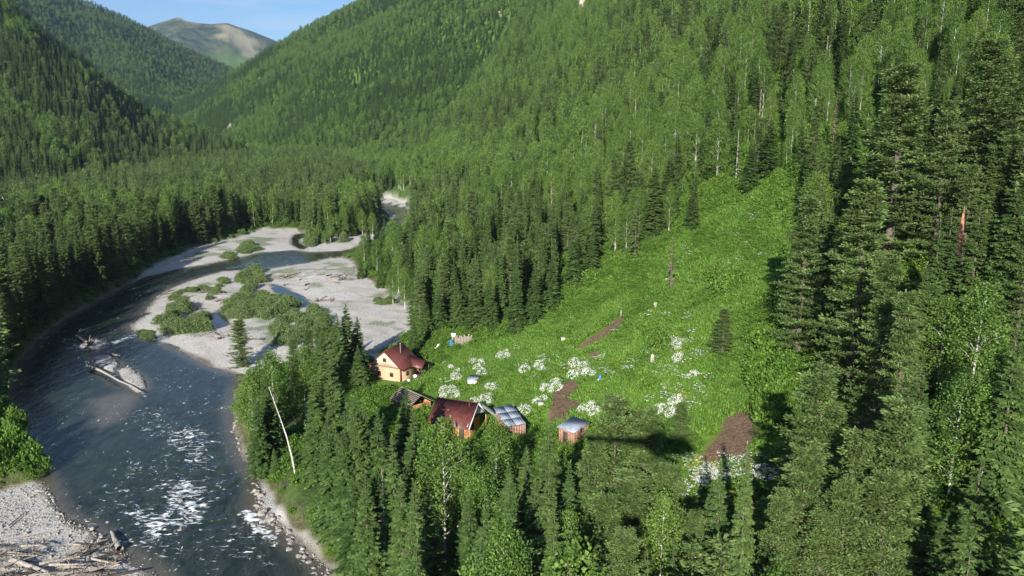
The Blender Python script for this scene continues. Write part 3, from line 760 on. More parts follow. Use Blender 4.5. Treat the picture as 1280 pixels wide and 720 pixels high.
def facing(X, Y, z, lift=20.0):
    """true where a tree standing here could be seen from the valley mouth (not hidden behind its hill)"""
    vis = np.ones(len(X), bool)
    P = np.stack([X, Y, z + lift], -1)
    for t in np.linspace(0.45, 0.985, 24):
        q = CAM + (P - CAM) * t
        vis &= terrain_simple(q[:, 0], q[:, 1]) < q[:, 2] + 4
    return vis
def terrain_simple(x, y): return land_parts(x, y)[0]

D2R = math.radians
def not_listed(X, Y, rad=3.0):
    L = np.array([(t['x'], t['y']) for t in TREES if t.get('listed')])
    m = np.ones(len(X), bool)
    for q in L: m &= np.hypot(X - q[0], Y - q[1]) > rad
    return m
def sunny(X, Y, z, lift=20.0):
    ok = np.ones(len(X), bool)
    for (hx, hy, hz, rad) in ((-27, 172, 1.5, 5.5), (-10, 138, 2.0, 7), (1, 139, 2.5, 3.5), (11.5, 132, 3.5, 3)):
        dx, dy = X - hx, Y - hy
        along = -(dx * 0.207 + dy * 0.978); side = np.abs(dx * 0.978 - dy * 0.207)
        ok &= ~((along > -2) & (side < rad + 1.5) & (z + lift > hz + 0.42 * along) & (along < 55))
    return ok
def near_test(X, Y, z, d, up, hs, dw, dg, r):
    return (dw > 2.0) & (dg > 2.5) & (usdf(X, Y, MEADOW) > 1.0) & not_listed(X, Y) & (np.hypot(X, Y) > 34) & ~((Y < 104) & (X < -8 - 0.16 * np.maximum(Y - 20, 0))) & ~((Y < 150) & (X < -58)) & sunny(X, Y, z) & facing(X, Y, z)
X, Y, z, d, up, hs, r = fill(4.6, 30, 440, D2R(-56), D2R(46), near_test, 11)
h = np.where(d > 15, r.uniform(8, 20, len(X)), r.uniform(13, 23, len(X)))
thin = ((d > 15) & (r.rand(len(X)) < .22)) | ((X <= 24) & (X > -50) & (Y < 165) & (r.rand(len(X)) < .3)) | ((X > 24) & (Y < 165) & (r.rand(len(X)) < np.where(X < 75, .88, .62))) | ((d < 0) & (Y > 120) & (X < -60) & (r.rand(len(X)) < .22))
h = np.where((X > 28) & (Y < 150), r.uniform(14, 23, len(X)), np.where((d < 0) & (X < -60), r.uniform(14, 25, len(X)), h))
# keep the houses, the meadow and the river open to view
top = np.stack([X, Y, z + h], -1); bot = np.stack([X, Y, z], -1)
bad = np.zeros(len(X), bool)
for s in (0.0, 0.3, 0.6, 0.85, 1.0):
    q = proj(bot + (top - bot) * s)
    for off in (-1.5, 1.5):
        qq = q[:, :2].copy(); qq[:, 0] += off * F / q[:, 2] * (1 - s * .8)
        bad |= px_in(qq, CLEAR_PX)
ok = ~bad & ~thin
X, Y, z, d, h = X[ok], Y[ok], z[ok], d[ok], h[ok]
hue = fbm(X / 45, Y / 45, 91, 3)
u = r.rand(len(X))
UPR = [np.array([(830, 300), (880, 235), (950, 178), (1050, 160), (1075, 235), (1015, 250), (985, 300), (960, 222), (900, 253)], float)]
qb = proj(np.stack([X, Y, z], -1)); ok = ~(px_in(qb[:, :2], UPR) & (r.rand(len(X)) < .8))
X, Y, z, d, h = X[ok], Y[ok], z[ok], d[ok], h[ok]
hue = fbm(X / 45, Y / 45, 91, 3); u = r.rand(len(X))
for i in range(len(X)):
    if X[i] > 28 and Y[i] < 150:
        k = 'spruce' if u[i] < .45 else 'pine' if u[i] < .85 else 'birch'
        zn = 'mixed forest climbing the slope above the meadow' if Y[i] > 130 else 'dark stand on the bank below the viewpoint'
    elif d[i] > 12 and Y[i] > 130:
        pb = (0.22 if Y[i] > 210 and d[i] < 55 else 0.46) + 0.9 * hue[i]
        k = 'birch' if u[i] < pb else 'spruce' if u[i] < pb + (1 - pb) * .8 else 'pine'
        zn = 'mixed forest climbing the slope above the meadow'
    elif X[i] < 0 and Y[i] > 120 or X[i] < -70:
        pb = 0.06 + 0.4 * hue[i] + (0.22 if Y[i] > 300 and X[i] > -190 else 0)
        k = 'birch' if u[i] < pb else 'spruce' if u[i] < pb + (1 - pb) * .72 else 'pine'
        zn = 'conifer forest beyond the river'
    else:
        k = ('spruce' if u[i] < .76 else 'birch' if u[i] < .95 else 'pine') if X[i] < 10 else ('spruce' if u[i] < .42 else 'pine' if u[i] < .78 else 'birch')
        zn = 'dark stand on the bank below the viewpoint'
        h[i] = h[i] * .9
    add_tree(k, X[i], Y[i], z[i], h[i], None, zn)
print('near trees', len(TREES))

# apparent size, and which of each kind are built one by one
T = TREES
P0 = np.array([(t['x'], t['y'], t['z']) for t in T]); HT = np.array([t['h'] for t in T])
pb_, pt_ = proj(P0), proj(P0 + np.array([0, 0, 1.]) * HT[:, None])
vis = (pt_[:, 0] > -15) & (pt_[:, 0] < 1295) & (pt_[:, 1] < 712) & (pb_[:, 1] > 8) & (P0[:, 1] > 20)
size = np.where(vis, np.clip(pb_[:, 1], 0, 720) - np.clip(pt_[:, 1], 0, 720) + 1, 0)
size = size + np.array([500 if t.get('listed') else 0 for t in T]) * vis
single = np.zeros(len(T), bool)
CAPS = {'spruce': 290, 'pine': 160, 'birch': 220}
for k, cap in CAPS.items():
    ids = np.array([i for i, t in enumerate(T) if t['kind'] == k and size[i] > 0])
    ids = ids[np.argsort(-size[ids])][:cap]
    single[ids] = True

ORD = ['first', 'second', 'third', 'fourth', 'fifth', 'sixth', 'seventh', 'eighth', 'ninth', 'tenth', 'eleventh', 'twelfth', 'thirteenth', 'fourteenth', 'fifteenth', 'sixteenth', 'seventeenth', 'eighteenth']
ZSAY = {'stand between the river rapids and the log houses': ('the river', 'by the houses', 3), 'stand under the helicopter shadow': ('the small shed', 'under the helicopter shadow', 1),
        'cluster of big pines below the garden': ('the big soil patch', 'below it', 2), 'steep bank of old pines east of the meadow': ('the meadow', 'on the old pine bank', 2),
        'open meadow': ('the soil strip', 'alone in open meadow', 1), 'edge of the forest above the meadow': ('the gravel bar', 'above the meadow', 2), 'trees screening the far river bend': ('the upper channel', 'screening the far bend', 1), 'wooded islet in the upper river': ('the upper gravel bar', 'on the wooded river islet', 1)}
LABEL = {}
for zone, (frm, say, nrow) in ZSAY.items():
    ids = [i for i, t in enumerate(T) if t.get('listed') and t['zone'] == zone]
    ids.sort(key=lambda i: pt_[i, 1])
    for q in range(nrow):
        row = ids[len(ids) * q // nrow: len(ids) * (q + 1) // nrow]
        rn = '' if nrow == 1 else (('back row ', 'front row ') if nrow == 2 else ('back row ', 'middle row ', 'front row '))[q]
        for k in CAPS:
            kk = sorted([i for i in row if T[i]['kind'] == k], key=lambda i: pt_[i, 0])
            for n_, i in enumerate(kk):
                t = T[i]; hs_ = 'tall' if t['h'] > 18 else 'small' if t['h'] < 12 else 'middling'; ws_ = 'broad' if t['w'] / t['h'] > .16 else 'slim' if t['w'] / t['h'] < .11 else 'full'
                LABEL[i] = '%s %s %s, %s from %s, %s%s' % (hs_, ws_, k, ORD[n_], frm, rn, say) if rn else '%s %s %s, %s from %s %s' % (hs_, ws_, k, ORD[n_], frm, say)
ANCH = {'mixed forest climbing the slope above the meadow': [(560, 300, 'on the slope foot above the river gravel'), (680, 220, 'above the fir edge of the meadow'), (620, 80, 'high on the forested spur'), (740, 40, 'around the pale crag'), (860, 120, 'on the slope above the meadow top'), (1000, 60, 'on the slope over the old pine bank'), (1210, 60, 'at the upper corner above the old pines'), (480, 230, 'behind the far river bend'), (1200, 400, 'between the old pines of the steep bank'), (1000, 200, 'at the meadow top beside the old pines')],
        'conifer forest beyond the river': [(40, 300, 'across the river opposite the island log'), (150, 280, 'along the dark river bend'), (250, 250, 'facing the upper gravel bar'), (360, 230, 'behind the wooded islet'), (120, 210, 'deep in the valley floor wood'), (20, 440, 'overhanging the dark river bend'), (420, 480, 'behind the riverside stand')],
        'dark stand on the bank below the viewpoint': [(450, 690, 'beside the rapids under the riverside stand'), (600, 690, 'below the long red-roofed cabin'), (740, 690, 'below the small grey shed'), (900, 690, 'below the big soil patch'), (1050, 680, 'under the pine cluster'), (1220, 640, 'in the shaded hollow under the old pines'), (1230, 480, 'on the shady bank beside the old pines')]}
def label_for(t, i):
    if i in LABEL: return LABEL[i], 'tree', 'singled-out trees of the ' + t['zone']
    a = min(ANCH[t['zone']], key=lambda q: (q[0] - pt_[i, 0]) ** 2 + (q[1] - pt_[i, 1]) ** 2)
    hs_ = 'tall' if t['h'] > 17 else 'small' if t['h'] < 12.5 else 'middling'
    return '%s green %s crowded %s' % (hs_, t['kind'], a[2]), 'tree', '%s %s trees %s' % (hs_, t['kind'], a[2])
for i, t in enumerate(T):
    if not single[i]: continue
    sh = SHAPES[t['kind']][rs.randint(len(SHAPES[t['kind']]))]
    root = bpy.data.objects.new(t['kind'] + '_tree', None); C.objects.link(root)
    root.empty_display_size = 0.5
    sz = t['h'] / sh[2]; sw = (t['w'] / sh[3]) if t['w'] else sz * rs.uniform(.85, 1.15)
    sw = min(max(sw, sz * .6), sz * (1.25 if t['kind'] == 'birch' else 1.6))
    root.location = (t['x'], t['y'], t['z']); root.rotation_euler = (0, 0, rs.uniform(0, 6.28)); root.scale = (sw, sw, sz)
    tag(root, *label_for(t, i))
    link('trunk', sh[0], root); link('crown', sh[1], root)

# the rest of the wood
FP, FS, FR, FI, FL = [], [], [], [], []
def far_add(k, x, y, z, h, wf=1.0):
    n = len(x)
    s = h / np.array([PH[q] for q in k])
    FP.append(np.stack([x, y, z - 0.3], -1)); FS.append(np.stack([s * wf, s * wf, s], -1))
    FR.append(np.stack([rs.normal(0, .03, n), rs.normal(0, .03, n), rs.uniform(0, 6.28, n)], -1))
    FI.append(np.array([PBASE[q] for q in k]) + rs.randint(0, 4, n))
rest = [t for i, t in enumerate(T) if not single[i]]
far_add([t['kind'] for t in rest], np.array([t['x'] for t in rest]), np.array([t['y'] for t in rest]), np.array([t['z'] for t in rest]), np.array([t['h'] for t in rest]))
def mid_test(X, Y, z, d, up, hs, dw, dg, r):
    return (dw > 2) & (dg > 3) & facing(X, Y, z)
X, Y, z, d, up, hs, r = fill(5.2, 440, 1000, D2R(-44), D2R(40), mid_test, 12)
q = proj(np.stack([X, Y, z + 8], -1)); ok = ~px_in(q[:, :2], CLEAR_PX[-2:-1]); X, Y, z, d, up = X[ok], Y[ok], z[ok], d[ok], up[ok]
hue = fbm(X / 70, Y / 70, 93, 3); u = r.rand(len(X))
pbv = np.where(d > 20, 0.36, 0.06) + 0.8 * hue
k = np.where(u < pbv, 'birch', np.where(u < pbv + (1 - pbv) * .85, 'spruce', 'pine'))
far_add(list(k), X, Y, z, r.uniform(12, 20, len(X)))
print('mid', len(X))
wood1 = scatter('forest', np.concatenate(FP), np.concatenate(FS), np.concatenate(FR), np.concatenate(FI), PROTO[1])
FP, FS, FR, FI = [], [], [], []
X, Y, z, d, up, hs, r = fill(5.8, 1000, 2500, D2R(-42), D2R(12), mid_test, 13)
hue = fbm(X / 150, Y / 150, 95, 3); u = r.rand(len(X))
pbv = np.where(np.arctan2(X, Y) < D2R(-19), 0.08, 0.32) + 0.8 * hue
k = np.where(u < pbv, 'birch', 'spruce')
far_add(list(k), X, Y, z, r.uniform(10, 18, len(X)), 1.05)
print('far', len(X))
X, Y, z, d, up, hs, r = fill(8.5, 2500, 4200, D2R(-40), D2R(0), mid_test, 14)
u = r.rand(len(X))
far_add(list(np.where(u < .3, 'birch', 'spruce')), X, Y, z, r.uniform(11, 18, len(X)), 1.35)
print('farther', len(X))
wood2 = scatter('hillside_forest', np.concatenate(FP), np.concatenate(FS), np.concatenate(FR), np.concatenate(FI), PROTO[2])

#DETAIL
# ------------------------------------------------------------------ built things
def mat(name, c0, c1=None, rough=0.7, spec=0.3, metal=0.0, scale=3.0, stretch=(1, 1, 1), bump=0.0):
    s = NT(name)
    mp = s.n('ShaderNodeMapping'); mp.inputs['Scale'].default_value = stretch; s.l(s.obj(), mp.inputs[0])
    f = s.noise(scale, 4, 0.6, mp.outputs[0])
    col = s.mix(s.ramp(f, 0.32, 0.68), c0, c1 or c0)
    return s.bsdf(col, rough, spec, metal, s.bump(f, bump, 0.05) if bump else None)
M['redroof'] = mat('dark_red_sheet_roof', (0.090, 0.026, 0.022), (0.135, 0.042, 0.034), 0.45, 0.4, scale=1.2)
M['planks'] = mat('fresh_planks', (0.48, 0.31, 0.19), (0.60, 0.42, 0.28), 0.75, 0.2, scale=2, stretch=(.4, .4, 6), bump=.4)
M['gable'] = mat('pale_planks', (0.56, 0.44, 0.31), (0.66, 0.54, 0.40), 0.75, 0.2, scale=2, stretch=(5, 5, .4))
M['orangelog'] = mat('orange_logs', (0.36, 0.16, 0.07), (0.52, 0.27, 0.13), 0.7, 0.2, scale=2, stretch=(.4, .4, 5), bump=.4)
M['brown'] = mat('brown_trim', (0.10, 0.045, 0.03), (0.14, 0.065, 0.04), 0.6)
M['darkwood'] = mat('dark_old_wood', (0.045, 0.037, 0.030), (0.085, 0.07, 0.058), 0.85, 0.1, scale=4)
M['oldwood'] = mat('weathered_wood', (0.22, 0.18, 0.145), (0.36, 0.30, 0.25), 0.85, 0.15, scale=5, stretch=(1, 1, 4))
M['pinkboard'] = mat('reddish_boards', (0.22, 0.115, 0.08), (0.38, 0.22, 0.16), 0.75, 0.2, scale=3)
M['greyroof'] = mat('grey_sheet_roof', (0.25, 0.29, 0.34), (0.34, 0.38, 0.43), 0.42, 0.5, 0.2, scale=.9)
M['olivefelt'] = mat('grey_green_roofing', (0.13, 0.15, 0.11), (0.18, 0.20, 0.15), 0.8, scale=2)
M['whiteboard'] = mat('white_painted_board', (0.66, 0.69, 0.74), (0.74, 0.77, 0.80), 0.6)
M['whitecloth'] = mat('white_sheeting', (0.72, 0.72, 0.72), (0.82, 0.82, 0.80), 0.8)
M['blue'] = mat('blue_plastic', (0.05, 0.24, 0.60), (0.07, 0.30, 0.68), 0.4)
M['steel'] = mat('stove_pipe', (0.22, 0.2, 0.2), (0.34, 0.32, 0.3), 0.5, 0.4, 0.5)
M['helipaint'] = mat('helicopter_paint', (0.05, 0.06, 0.09), None, 0.3, 0.5)
M['stone'] = mat('river_stone', (0.15, 0.14, 0.125), (0.34, 0.32, 0.29), 0.9, 0.2, scale=1.3, bump=.5)
M['crag'] = mat('pale_crag', (0.26, 0.215, 0.16), (0.46, 0.41, 0.34), 0.9, 0.2, scale=.35, bump=.8)
M['cutwood'] = mat('cut_wood', (0.62, 0.46, 0.25), (0.70, 0.56, 0.34), 0.8, 0.2)
def glass():
    s = NT('window_pane'); return s.bsdf((0.02, 0.022, 0.025), 0.08, 0.6)
M['pane'] = glass()

BOX = np.array([[0, 3, 2, 1], [4, 5, 6, 7], [0, 1, 5, 4], [1, 2, 6, 5], [2, 3, 7, 6], [3, 0, 4, 7]])
def box(g, x0, x1, y0, y1, z0, z1, M4=None, m=0):
    v = np.array([[x0, y0, z0], [x1, y0, z0], [x1, y1, z0], [x0, y1, z0], [x0, y0, z1], [x1, y0, z1], [x1, y1, z1], [x0, y1, z1]], float)
    if M4 is not None: v = v @ np.array(M4.to_3x3()).T + np.array(M4.to_translation())
    g.add(v, BOX, 0.5, m)
def hexa(g, b, t, m=0): g.add(np.array(list(b) + list(t), float), BOX, 0.5, m)
def beam(g, p, q, w, h=None, m=0, up=(0, 0, 1)):
    p = np.array(p, float); q = np.array(q, float); h = h or w
    d = nrm(q - p); u = np.array(up, float)
    if abs(d @ u) > .95: u = np.array([1., 0, 0])
    s = nrm(np.cross(d, u)); u = np.cross(s, d)
    c = [(-1, -1), (1, -1), (1, 1), (-1, 1)]
    hexa(g, [p + s * a * w / 2 + u * b * h / 2 for a, b in c], [q + s * a * w / 2 + u * b * h / 2 for a, b in c], m)
def part(name, build, m, parent):
    g = Geo(); build(g); return link(name, g.mesh(name, [M[m]]), parent)
def thing(name, label, cat, loc, rz=0.0, group=None):
    o = bpy.data.objects.new(name, None); C.objects.link(o); o.empty_display_size = .5
    o.location = loc; o.rotation_euler = (0, 0, rz); tag(o, label, cat, group); return o
def tz(x, y): return float(terrain(np.array([float(x)]), np.array([float(y)]))[0])
def at(u, v, up=0.0):
    p = march(u, v); return np.array([p[0], p[1], p[2] + up])

def roof_plane(g, x0, x1, za, zb, y0, y1, th=0.07, rib=0.5, ribs=True):
    """slab from (x0,za) to (x1,zb) in x, running along y, with raised seams"""
    hexa(g, [(x0, y0, za), (x1, y0, zb), (x1, y1, zb), (x0, y1, za)] if x1 > x0 else [(x1, y0, zb), (x0, y0, za), (x0, y1, za), (x1, y1, zb)],
         [(x0, y0, za + th), (x1, y0, zb + th), (x1, y1, zb + th), (x0, y1, za + th)] if x1 > x0 else [(x1, y0, zb + th), (x0, y0, za + th), (x0, y1, za + th), (x1, y1, zb + th)])
    if ribs:
        y = y0 + rib / 2
        while y < y1:
            beam(g, (x0, y, za + th + .02), (x1, y, zb + th + .02), .05, .05); y += rib
def log_wall(g, p, q, z0, z1, th=0.2, course=0.24):
    p = np.array(p, float); q = np.array(q, float); z = z0; k = 0
    while z < z1 - .02:
        hh = min(course, z1 - z); o = 0.0 if k % 2 else 0.025
        d = nrm(q - p); s = np.array([-d[1], d[0]]) * (th / 2 + o)
        c = [p - s, q - s, q + s, p + s]
        hexa(g, [(a[0], a[1], z) for a in c], [(a[0], a[1], z + hh - .02) for a in c]); z += hh; k += 1
def window(parent, x, y, z, w, h, face='y', out=-1):
    fr = Geo(); t = .08
    def bb(g, a0, a1, z0, z1, d0, d1):
        if face == 'y': box(g, x + a0, x + a1, y + min(d0 * out, d1 * out), y + max(d0 * out, d1 * out), z + z0, z + z1)
        else: box(g, x + min(d0 * out, d1 * out), x + max(d0 * out, d1 * out), y + a0, y + a1, z + z0, z + z1)
    bb(fr, -w / 2 - t, -w / 2, -t, h + t, 0, .10); bb(fr, w / 2, w / 2 + t, -t, h + t, 0, .10); bb(fr, -w / 2, w / 2, h, h + t, 0, .10); bb(fr, -w / 2, w / 2, -t, 0, 0, .12); bb(fr, -.025, .025, 0, h, .03, .07)
    wn = link('window', fr.mesh('window_frame', [M['brown']]), parent)
    pg = Geo(); bb(pg, -w / 2, w / 2, 0, h, 0, .03); link('pane', pg.mesh('window_pane', [M['pane']]), wn)
    return wn

# --- the new log house by the gravel bar
def log_house():
    a = math.radians(-25)
    W, Ln, ze, zr = 8.0, 7.2, 3.1, 6.7
    p = atz_np(463, 471, 0) ; q = atz_np(502, 478, 0)
    cx, cy = (p[0] + q[0]) / 2, (p[1] + q[1]) / 2
    bx, by = -math.sin(a), math.cos(a)
    o = thing('log_house', 'new plank house with a tall dark red roof beside the gravel bar', 'house', (cx + bx * Ln / 2, cy + by * Ln / 2, -0.1), a)
    w, l = W / 2, Ln / 2
    def walls(g):
        log_wall(g, (-w, -l), (w, -l), 0, ze); log_wall(g, (-w, l), (w, l), 0, ze); log_wall(g, (-w, -l + .13), (-w, l - .13), 0, ze); log_wall(g, (w, -l + .13), (w, l - .13), 0, ze)
    part('wall', walls, 'planks', o)
    def gables(g):
        for s in (-1, 1):
            n = 26
            for i in range(n):
                x0 = -w - .1 + (2 * w + .2) * i / n; x1 = -w - .1 + (2 * w + .2) * (i + 1) / n - .02
                za = ze + .1 + (zr - ze - .25) * (1 - abs(x0) / (w + .1)); zb = ze + .1 + (zr - ze - .25) * (1 - abs(x1) / (w + .1))
                y0, y1 = (s * (l + .06), s * (l - .06)) if s < 0 else (l - .06, l + .06)
                hexa(g, [(x0, y0, ze + .1), (x1, y0, ze + .1), (x1, y1, ze + .1), (x0, y1, ze + .1)], [(x0, y0, za + .02), (x1, y0, zb + .02), (x1, y1, zb + .02), (x0, y1, za + .02)])
    part('gable', gables, 'gable', o)
    def trim(g):
        box(g, -w - .25, w + .25, -l - .2, -l + .0, ze, ze + .1)
        for s in (-1, 1):
            beam(g, (0, -l - .42, zr + .0), (s * (w + .5), -l - .42, ze - .18), .06, .2)
        for x in (-w - .02, w + .02): box(g, x - .14, x + .14, -l - .16, -l + .14, 0, ze)
    part('trim', trim, 'brown', o)
    def roof(g):
        for s in (-1, 1): roof_plane(g, 0, s * (w + .55), zr, ze - .25, -l - .4, l + .4)
        box(g, -.14, .14, -l - .42, l + .42, zr + .06, zr + .13)
    r = part('roof', roof, 'redroof', o)
    def chim(g): g.tube([(1.5, .4, zr - 1.6), (1.5, .4, zr + .9)], [.11, .11], 6); g.tube([(1.5, .4, zr + .9), (1.5, .4, zr + 1.05)], [.19, .16], 6)
    part('chimney', chim, 'steel', r)
    window(o, -1.6, -l - .13, 1.1, .75, .8); window(o, 1.7, -l - .13, 1.1, .75, .8); window(o, -.1, -l - .07, 4.35, .65, .7)
    window(o, w + .13, -1.2, 1.1, .75, .8, 'x', 1)
    def porch(g):
        for s in (-1, 1): 
            pts = 0
        y0, y1 = l - 3.4, l + .2; ym = (y0 + y1) / 2
        for (ya, sg) in ((y0, 1), (y1, -1)):
            b = [(w - .5, ya, 2.7), (w + 3.2, ya, 2.5), (w + 3.2, ym, 4.0), (w - 2.0, ym, 4.6)] if sg > 0 else [(w - 2.0, ym, 4.6), (w + 3.2, ym, 4.0), (w + 3.2, ya, 2.5), (w - .5, ya, 2.7)]
            hexa(g, b, [(c[0], c[1], c[2] + .07) for c in b])
    pr = part('porch_roof', porch, 'redroof', o)
    def posts(g):
        for y in (l - 3.2, l): beam(g, (w + 2.9, y, -.3), (w + 2.9, y, 2.55), .15)
        box(g, w + .15, w + 3.0, l - 3.3, l, .25, .4)
    part('porch_frame', posts, 'darkwood', o)
def atz_np(u, v, z):
    d = ray(u, v); t = (z - H) / d[2]; return CAM + d * t
log_house()

# --- the second house: dark red roof, white gable, orange logs
def big_cabin():
    a = math.radians(-22)                     # ridge direction
    R1 = atz_np(598, 504.5, 6.0)              # right-hand end of the ridge
    Ln, w, ze, zr = 8.6, 3.9, 2.75, 6.0
    ux, uy = math.cos(a), math.sin(a)
    c = (R1[0] - ux * Ln / 2, R1[1] - uy * Ln / 2)
    o = thing('log_cabin', 'long log cabin with a dark red roof and white gable edge, among the trees', 'cabin', (c[0], c[1], 0.0), a - math.pi / 2)
    # local: y along the ridge (to +y = right-hand end), x across; the slope towards the viewer is +x
    l = Ln / 2 - 1.3
    def walls(g):
        log_wall(g, (-w + .5, -l), (w - .5, -l), 0, ze); log_wall(g, (-w + .5, l), (w - .5, l), 0, ze); log_wall(g, (w - .5, -l + .13), (w - .5, l - .13), 0, ze); log_wall(g, (-w + .5, -l + .13), (-w + .5, l - .13), 0, ze)
    part('wall', walls, 'orangelog', o)
    def roof(g):
        roof_plane(g, 0, w + .4, zr, ze - .35, -Ln / 2, Ln / 2)
        box(g, -.12, .12, -Ln / 2, Ln / 2, zr + .06, zr + .12)
    r = part('roof', roof, 'redroof', o)
    part('rear_roof', lambda g: roof_plane(g, 0, -w - .4, zr, ze - .35, -Ln / 2, Ln / 2, .06, .5, False), 'olivefelt', o)
    part('chimney', lambda g: (g.tube([(.7, 2.8, zr - 1), (.7, 2.8, zr + 1.1)], [.13, .13], 6), g.tube([(.7, 2.8, zr + 1.1), (.7, 2.8, zr + 1.25)], [.2, .17], 6)), 'darkwood', r)
    def gable(g):
        n = 22
        for i in range(n):
            x0 = -w + 2 * w * i / n; x1 = -w + 2 * w * (i + 1) / n - .02
            f = lambda x: ze + .05 + (zr - ze - .2) * (1 - abs(x) / w)
            zl = 3.0 + .9 * (1 - abs((x0 + x1) / 2) / w)
            hexa(g, [(x0, l + .75, min(zl, f(x0))), (x1, l + .75, min(zl, f(x1))), (x1, l + .85, min(zl, f(x1))), (x0, l + .85, min(zl, f(x0)))], [(x0, l + .75, f(x0) + .03), (x1, l + .75, f(x1) + .03), (x1, l + .85, f(x1) + .03), (x0, l + .85, f(x0) + .03)])
    part('gable', gable, 'whiteboard', o)
    def verge(g):
        for s in (-1, 1): beam(g, (0, Ln / 2 + .03, zr + .0), (s * (w + .42), Ln / 2 + .03, ze - .36), .05, .32)
    part('bargeboard', verge, 'whiteboard', o)
    def door(g): box(g, w - .5 + .13, w - .5 + .19, 2.0, 2.95, .05, 2.0)
    d = part('door', door, 'darkwood', o)
    part('handle', lambda g: box(g, w - .3, w - .26, 2.1, 2.16, 1.0, 1.14), 'steel', d)
    window(o, w - .5 + .13, -.5, 1.0, .9, .9, 'x', 1); window(o, 0.2, l + .13, 1.0, .8, .9, 'y', 1)
    part('porch_post', lambda g: [beam(g, (x, l + 1.2, -.2), (x, l + 1.2, ze - .1 + (0.2 if abs(x) < 3 else 0)), .16) for x in (3.6, )], 'orangelog', o)
    part('porch_post', lambda g: beam(g, (-3.6, l + 1.2, -.2), (-3.6, l + 1.2, ze - .1), .16), 'orangelog', o)
    part('side_roof', lambda g: hexa(g, [(-1.6, l + 1.0, 5.0), (-3.2, l + .6, 5.2), (-3.0, l + 4.6, 3.0), (-1.2, l + 5.0, 2.8)][::-1], [(-1.6, l + 1.0, 5.1), (-3.2, l + .6, 5.3), (-3.0, l + 4.6, 3.1), (-1.2, l + 5.0, 2.9)][::-1]), 'olivefelt', o)
    return o
cab = big_cabin()

def lean_to():
    Hi0, Hi1, Lo0, Lo1 = atz_np(616, 513, 3.9), atz_np(634, 517, 3.9), atz_np(639, 535, 2.7), atz_np(659, 532, 2.7)
    ctr = (Hi0 + Hi1 + Lo0 + Lo1) / 4; zb = tz(ctr[0], ctr[1])
    a = math.radians(22)
    o = thing('lean_to_shed', 'lean-to shed under pale grey sheet roofing beside the long cabin', 'shed', (ctr[0], ctr[1], zb), a)
    ww, ll = 1.9, 3.3
    def roof(g):
        for i in range(3):
            y0 = -ll + 2 * ll * i / 3; y1 = -ll + 2 * ll * (i + 1) / 3 + .12
            for j in range(2):
                x0 = -ww + ww * j; f = lambda y: 2.55 + .20 * (y + ll) + (.03 if j else 0) - .015 * i
                hexa(g, [(x0, y0, f(y0)), (x0 + ww + .05, y0, f(y0)), (x0 + ww + .05, y1, f(y1)), (x0, y1, f(y1))], [(x0, y0, f(y0) + .04), (x0 + ww + .05, y0, f(y0) + .04), (x0 + ww + .05, y1, f(y1) + .04), (x0, y1, f(y1) + .04)])
        for k in range(9): x = -ww + .2 + k * .43; beam(g, (x, -ll, 2.62), (x, ll, 2.62 + .2 * 2 * ll), .04, .05)
    part('roof', roof, 'greyroof', o)
    def walls(g):
        for k in range(7): x = -ww + .25 + k * .5; box(g, x, x + .44, -ll + .35, -ll + .42, -.3, 2.3)
        for k in range(10): y = -ll + .5 + k * .58; box(g, ww - .32, ww - .26, y, y + .52, -.3, 2.45 + .2 * (y + ll)); box(g, -ww + .26, -ww + .32, y, y + .52, -.3, 2.45 + .2 * (y + ll))
    part('wall', walls, 'pinkboard', o)
    part('post', lambda g: beam(g, (ww - .1, -ll + .15, -.4), (ww - .1, -ll + .15, 2.55), .14), 'oldwood', o)
    part('post', lambda g: beam(g, (-ww + .1, -ll + .15, -.4), (-ww + .1, -ll + .15, 2.55), .14), 'oldwood', o)
lean_to()

def small_shed():
    P = [atz_np(701, 532, 5.2), atz_np(720, 544, 5.0), atz_np(734, 526, 5.6), atz_np(713, 520, 5.8)]
    cx_, cy_, zb, _h = root_for(717, 531, 2.7, 60, 260); ctr = np.array([cx_, cy_, zb + 2.7])
    a = math.radians(-42)
    o = thing('wooden_shed', 'small reddish wooden shed with flat pale grey roof, trees in front', 'shed', (ctr[0], ctr[1], zb), a)
    w, l = 1.75, 2.1; zt = ctr[2] - zb
    def roof(g):
        f = lambda y: zt + .13 * y
        hexa(g, [(-w - .2, -l - .25, f(-l)), (w + .2, -l - .25, f(-l)), (w + .2, l + .25, f(l)), (-w - .2, l + .25, f(l))], [(-w - .2, -l - .25, f(-l) + .06), (w + .2, -l - .25, f(-l) + .06), (w + .2, l + .25, f(l) + .06), (-w - .2, l + .25, f(l) + .06)])
        for k in range(8): x = -w + .05 + k * .48; beam(g, (x, -l - .25, f(-l) + .08), (x, l + .25, f(l) + .08), .05, .05)
    part('roof', roof, 'greyroof', o)
    def walls(g):
        n = 9
        for k in range(n):
            x = -w + .1 + k * (2 * w - .2) / n; d = (2 * w - .2) / n - .03
            for y in (-l + .1, l - .16): box(g, x, x + d, y, y + .06, -.4, zt + .13 * y - .03)
            y = -l + .2 + k * (2 * l - .4) / n; d2 = (2 * l - .4) / n - .03
            for x2 in (-w + .05, w - .11): box(g, x2, x2 + .06, y, y + d2, -.4, zt + .13 * y - .06)
    part('wall', walls, 'pinkboard', o)
    d = part('door', lambda g: box(g, -.6, .3, -l + .02, -l + .08, .1, 1.95), 'darkwood', o)
    part('handle', lambda g: box(g, .12, .18, -l - .03, -l + .02, 1.0, 1.14), 'steel', d)
small_shed()

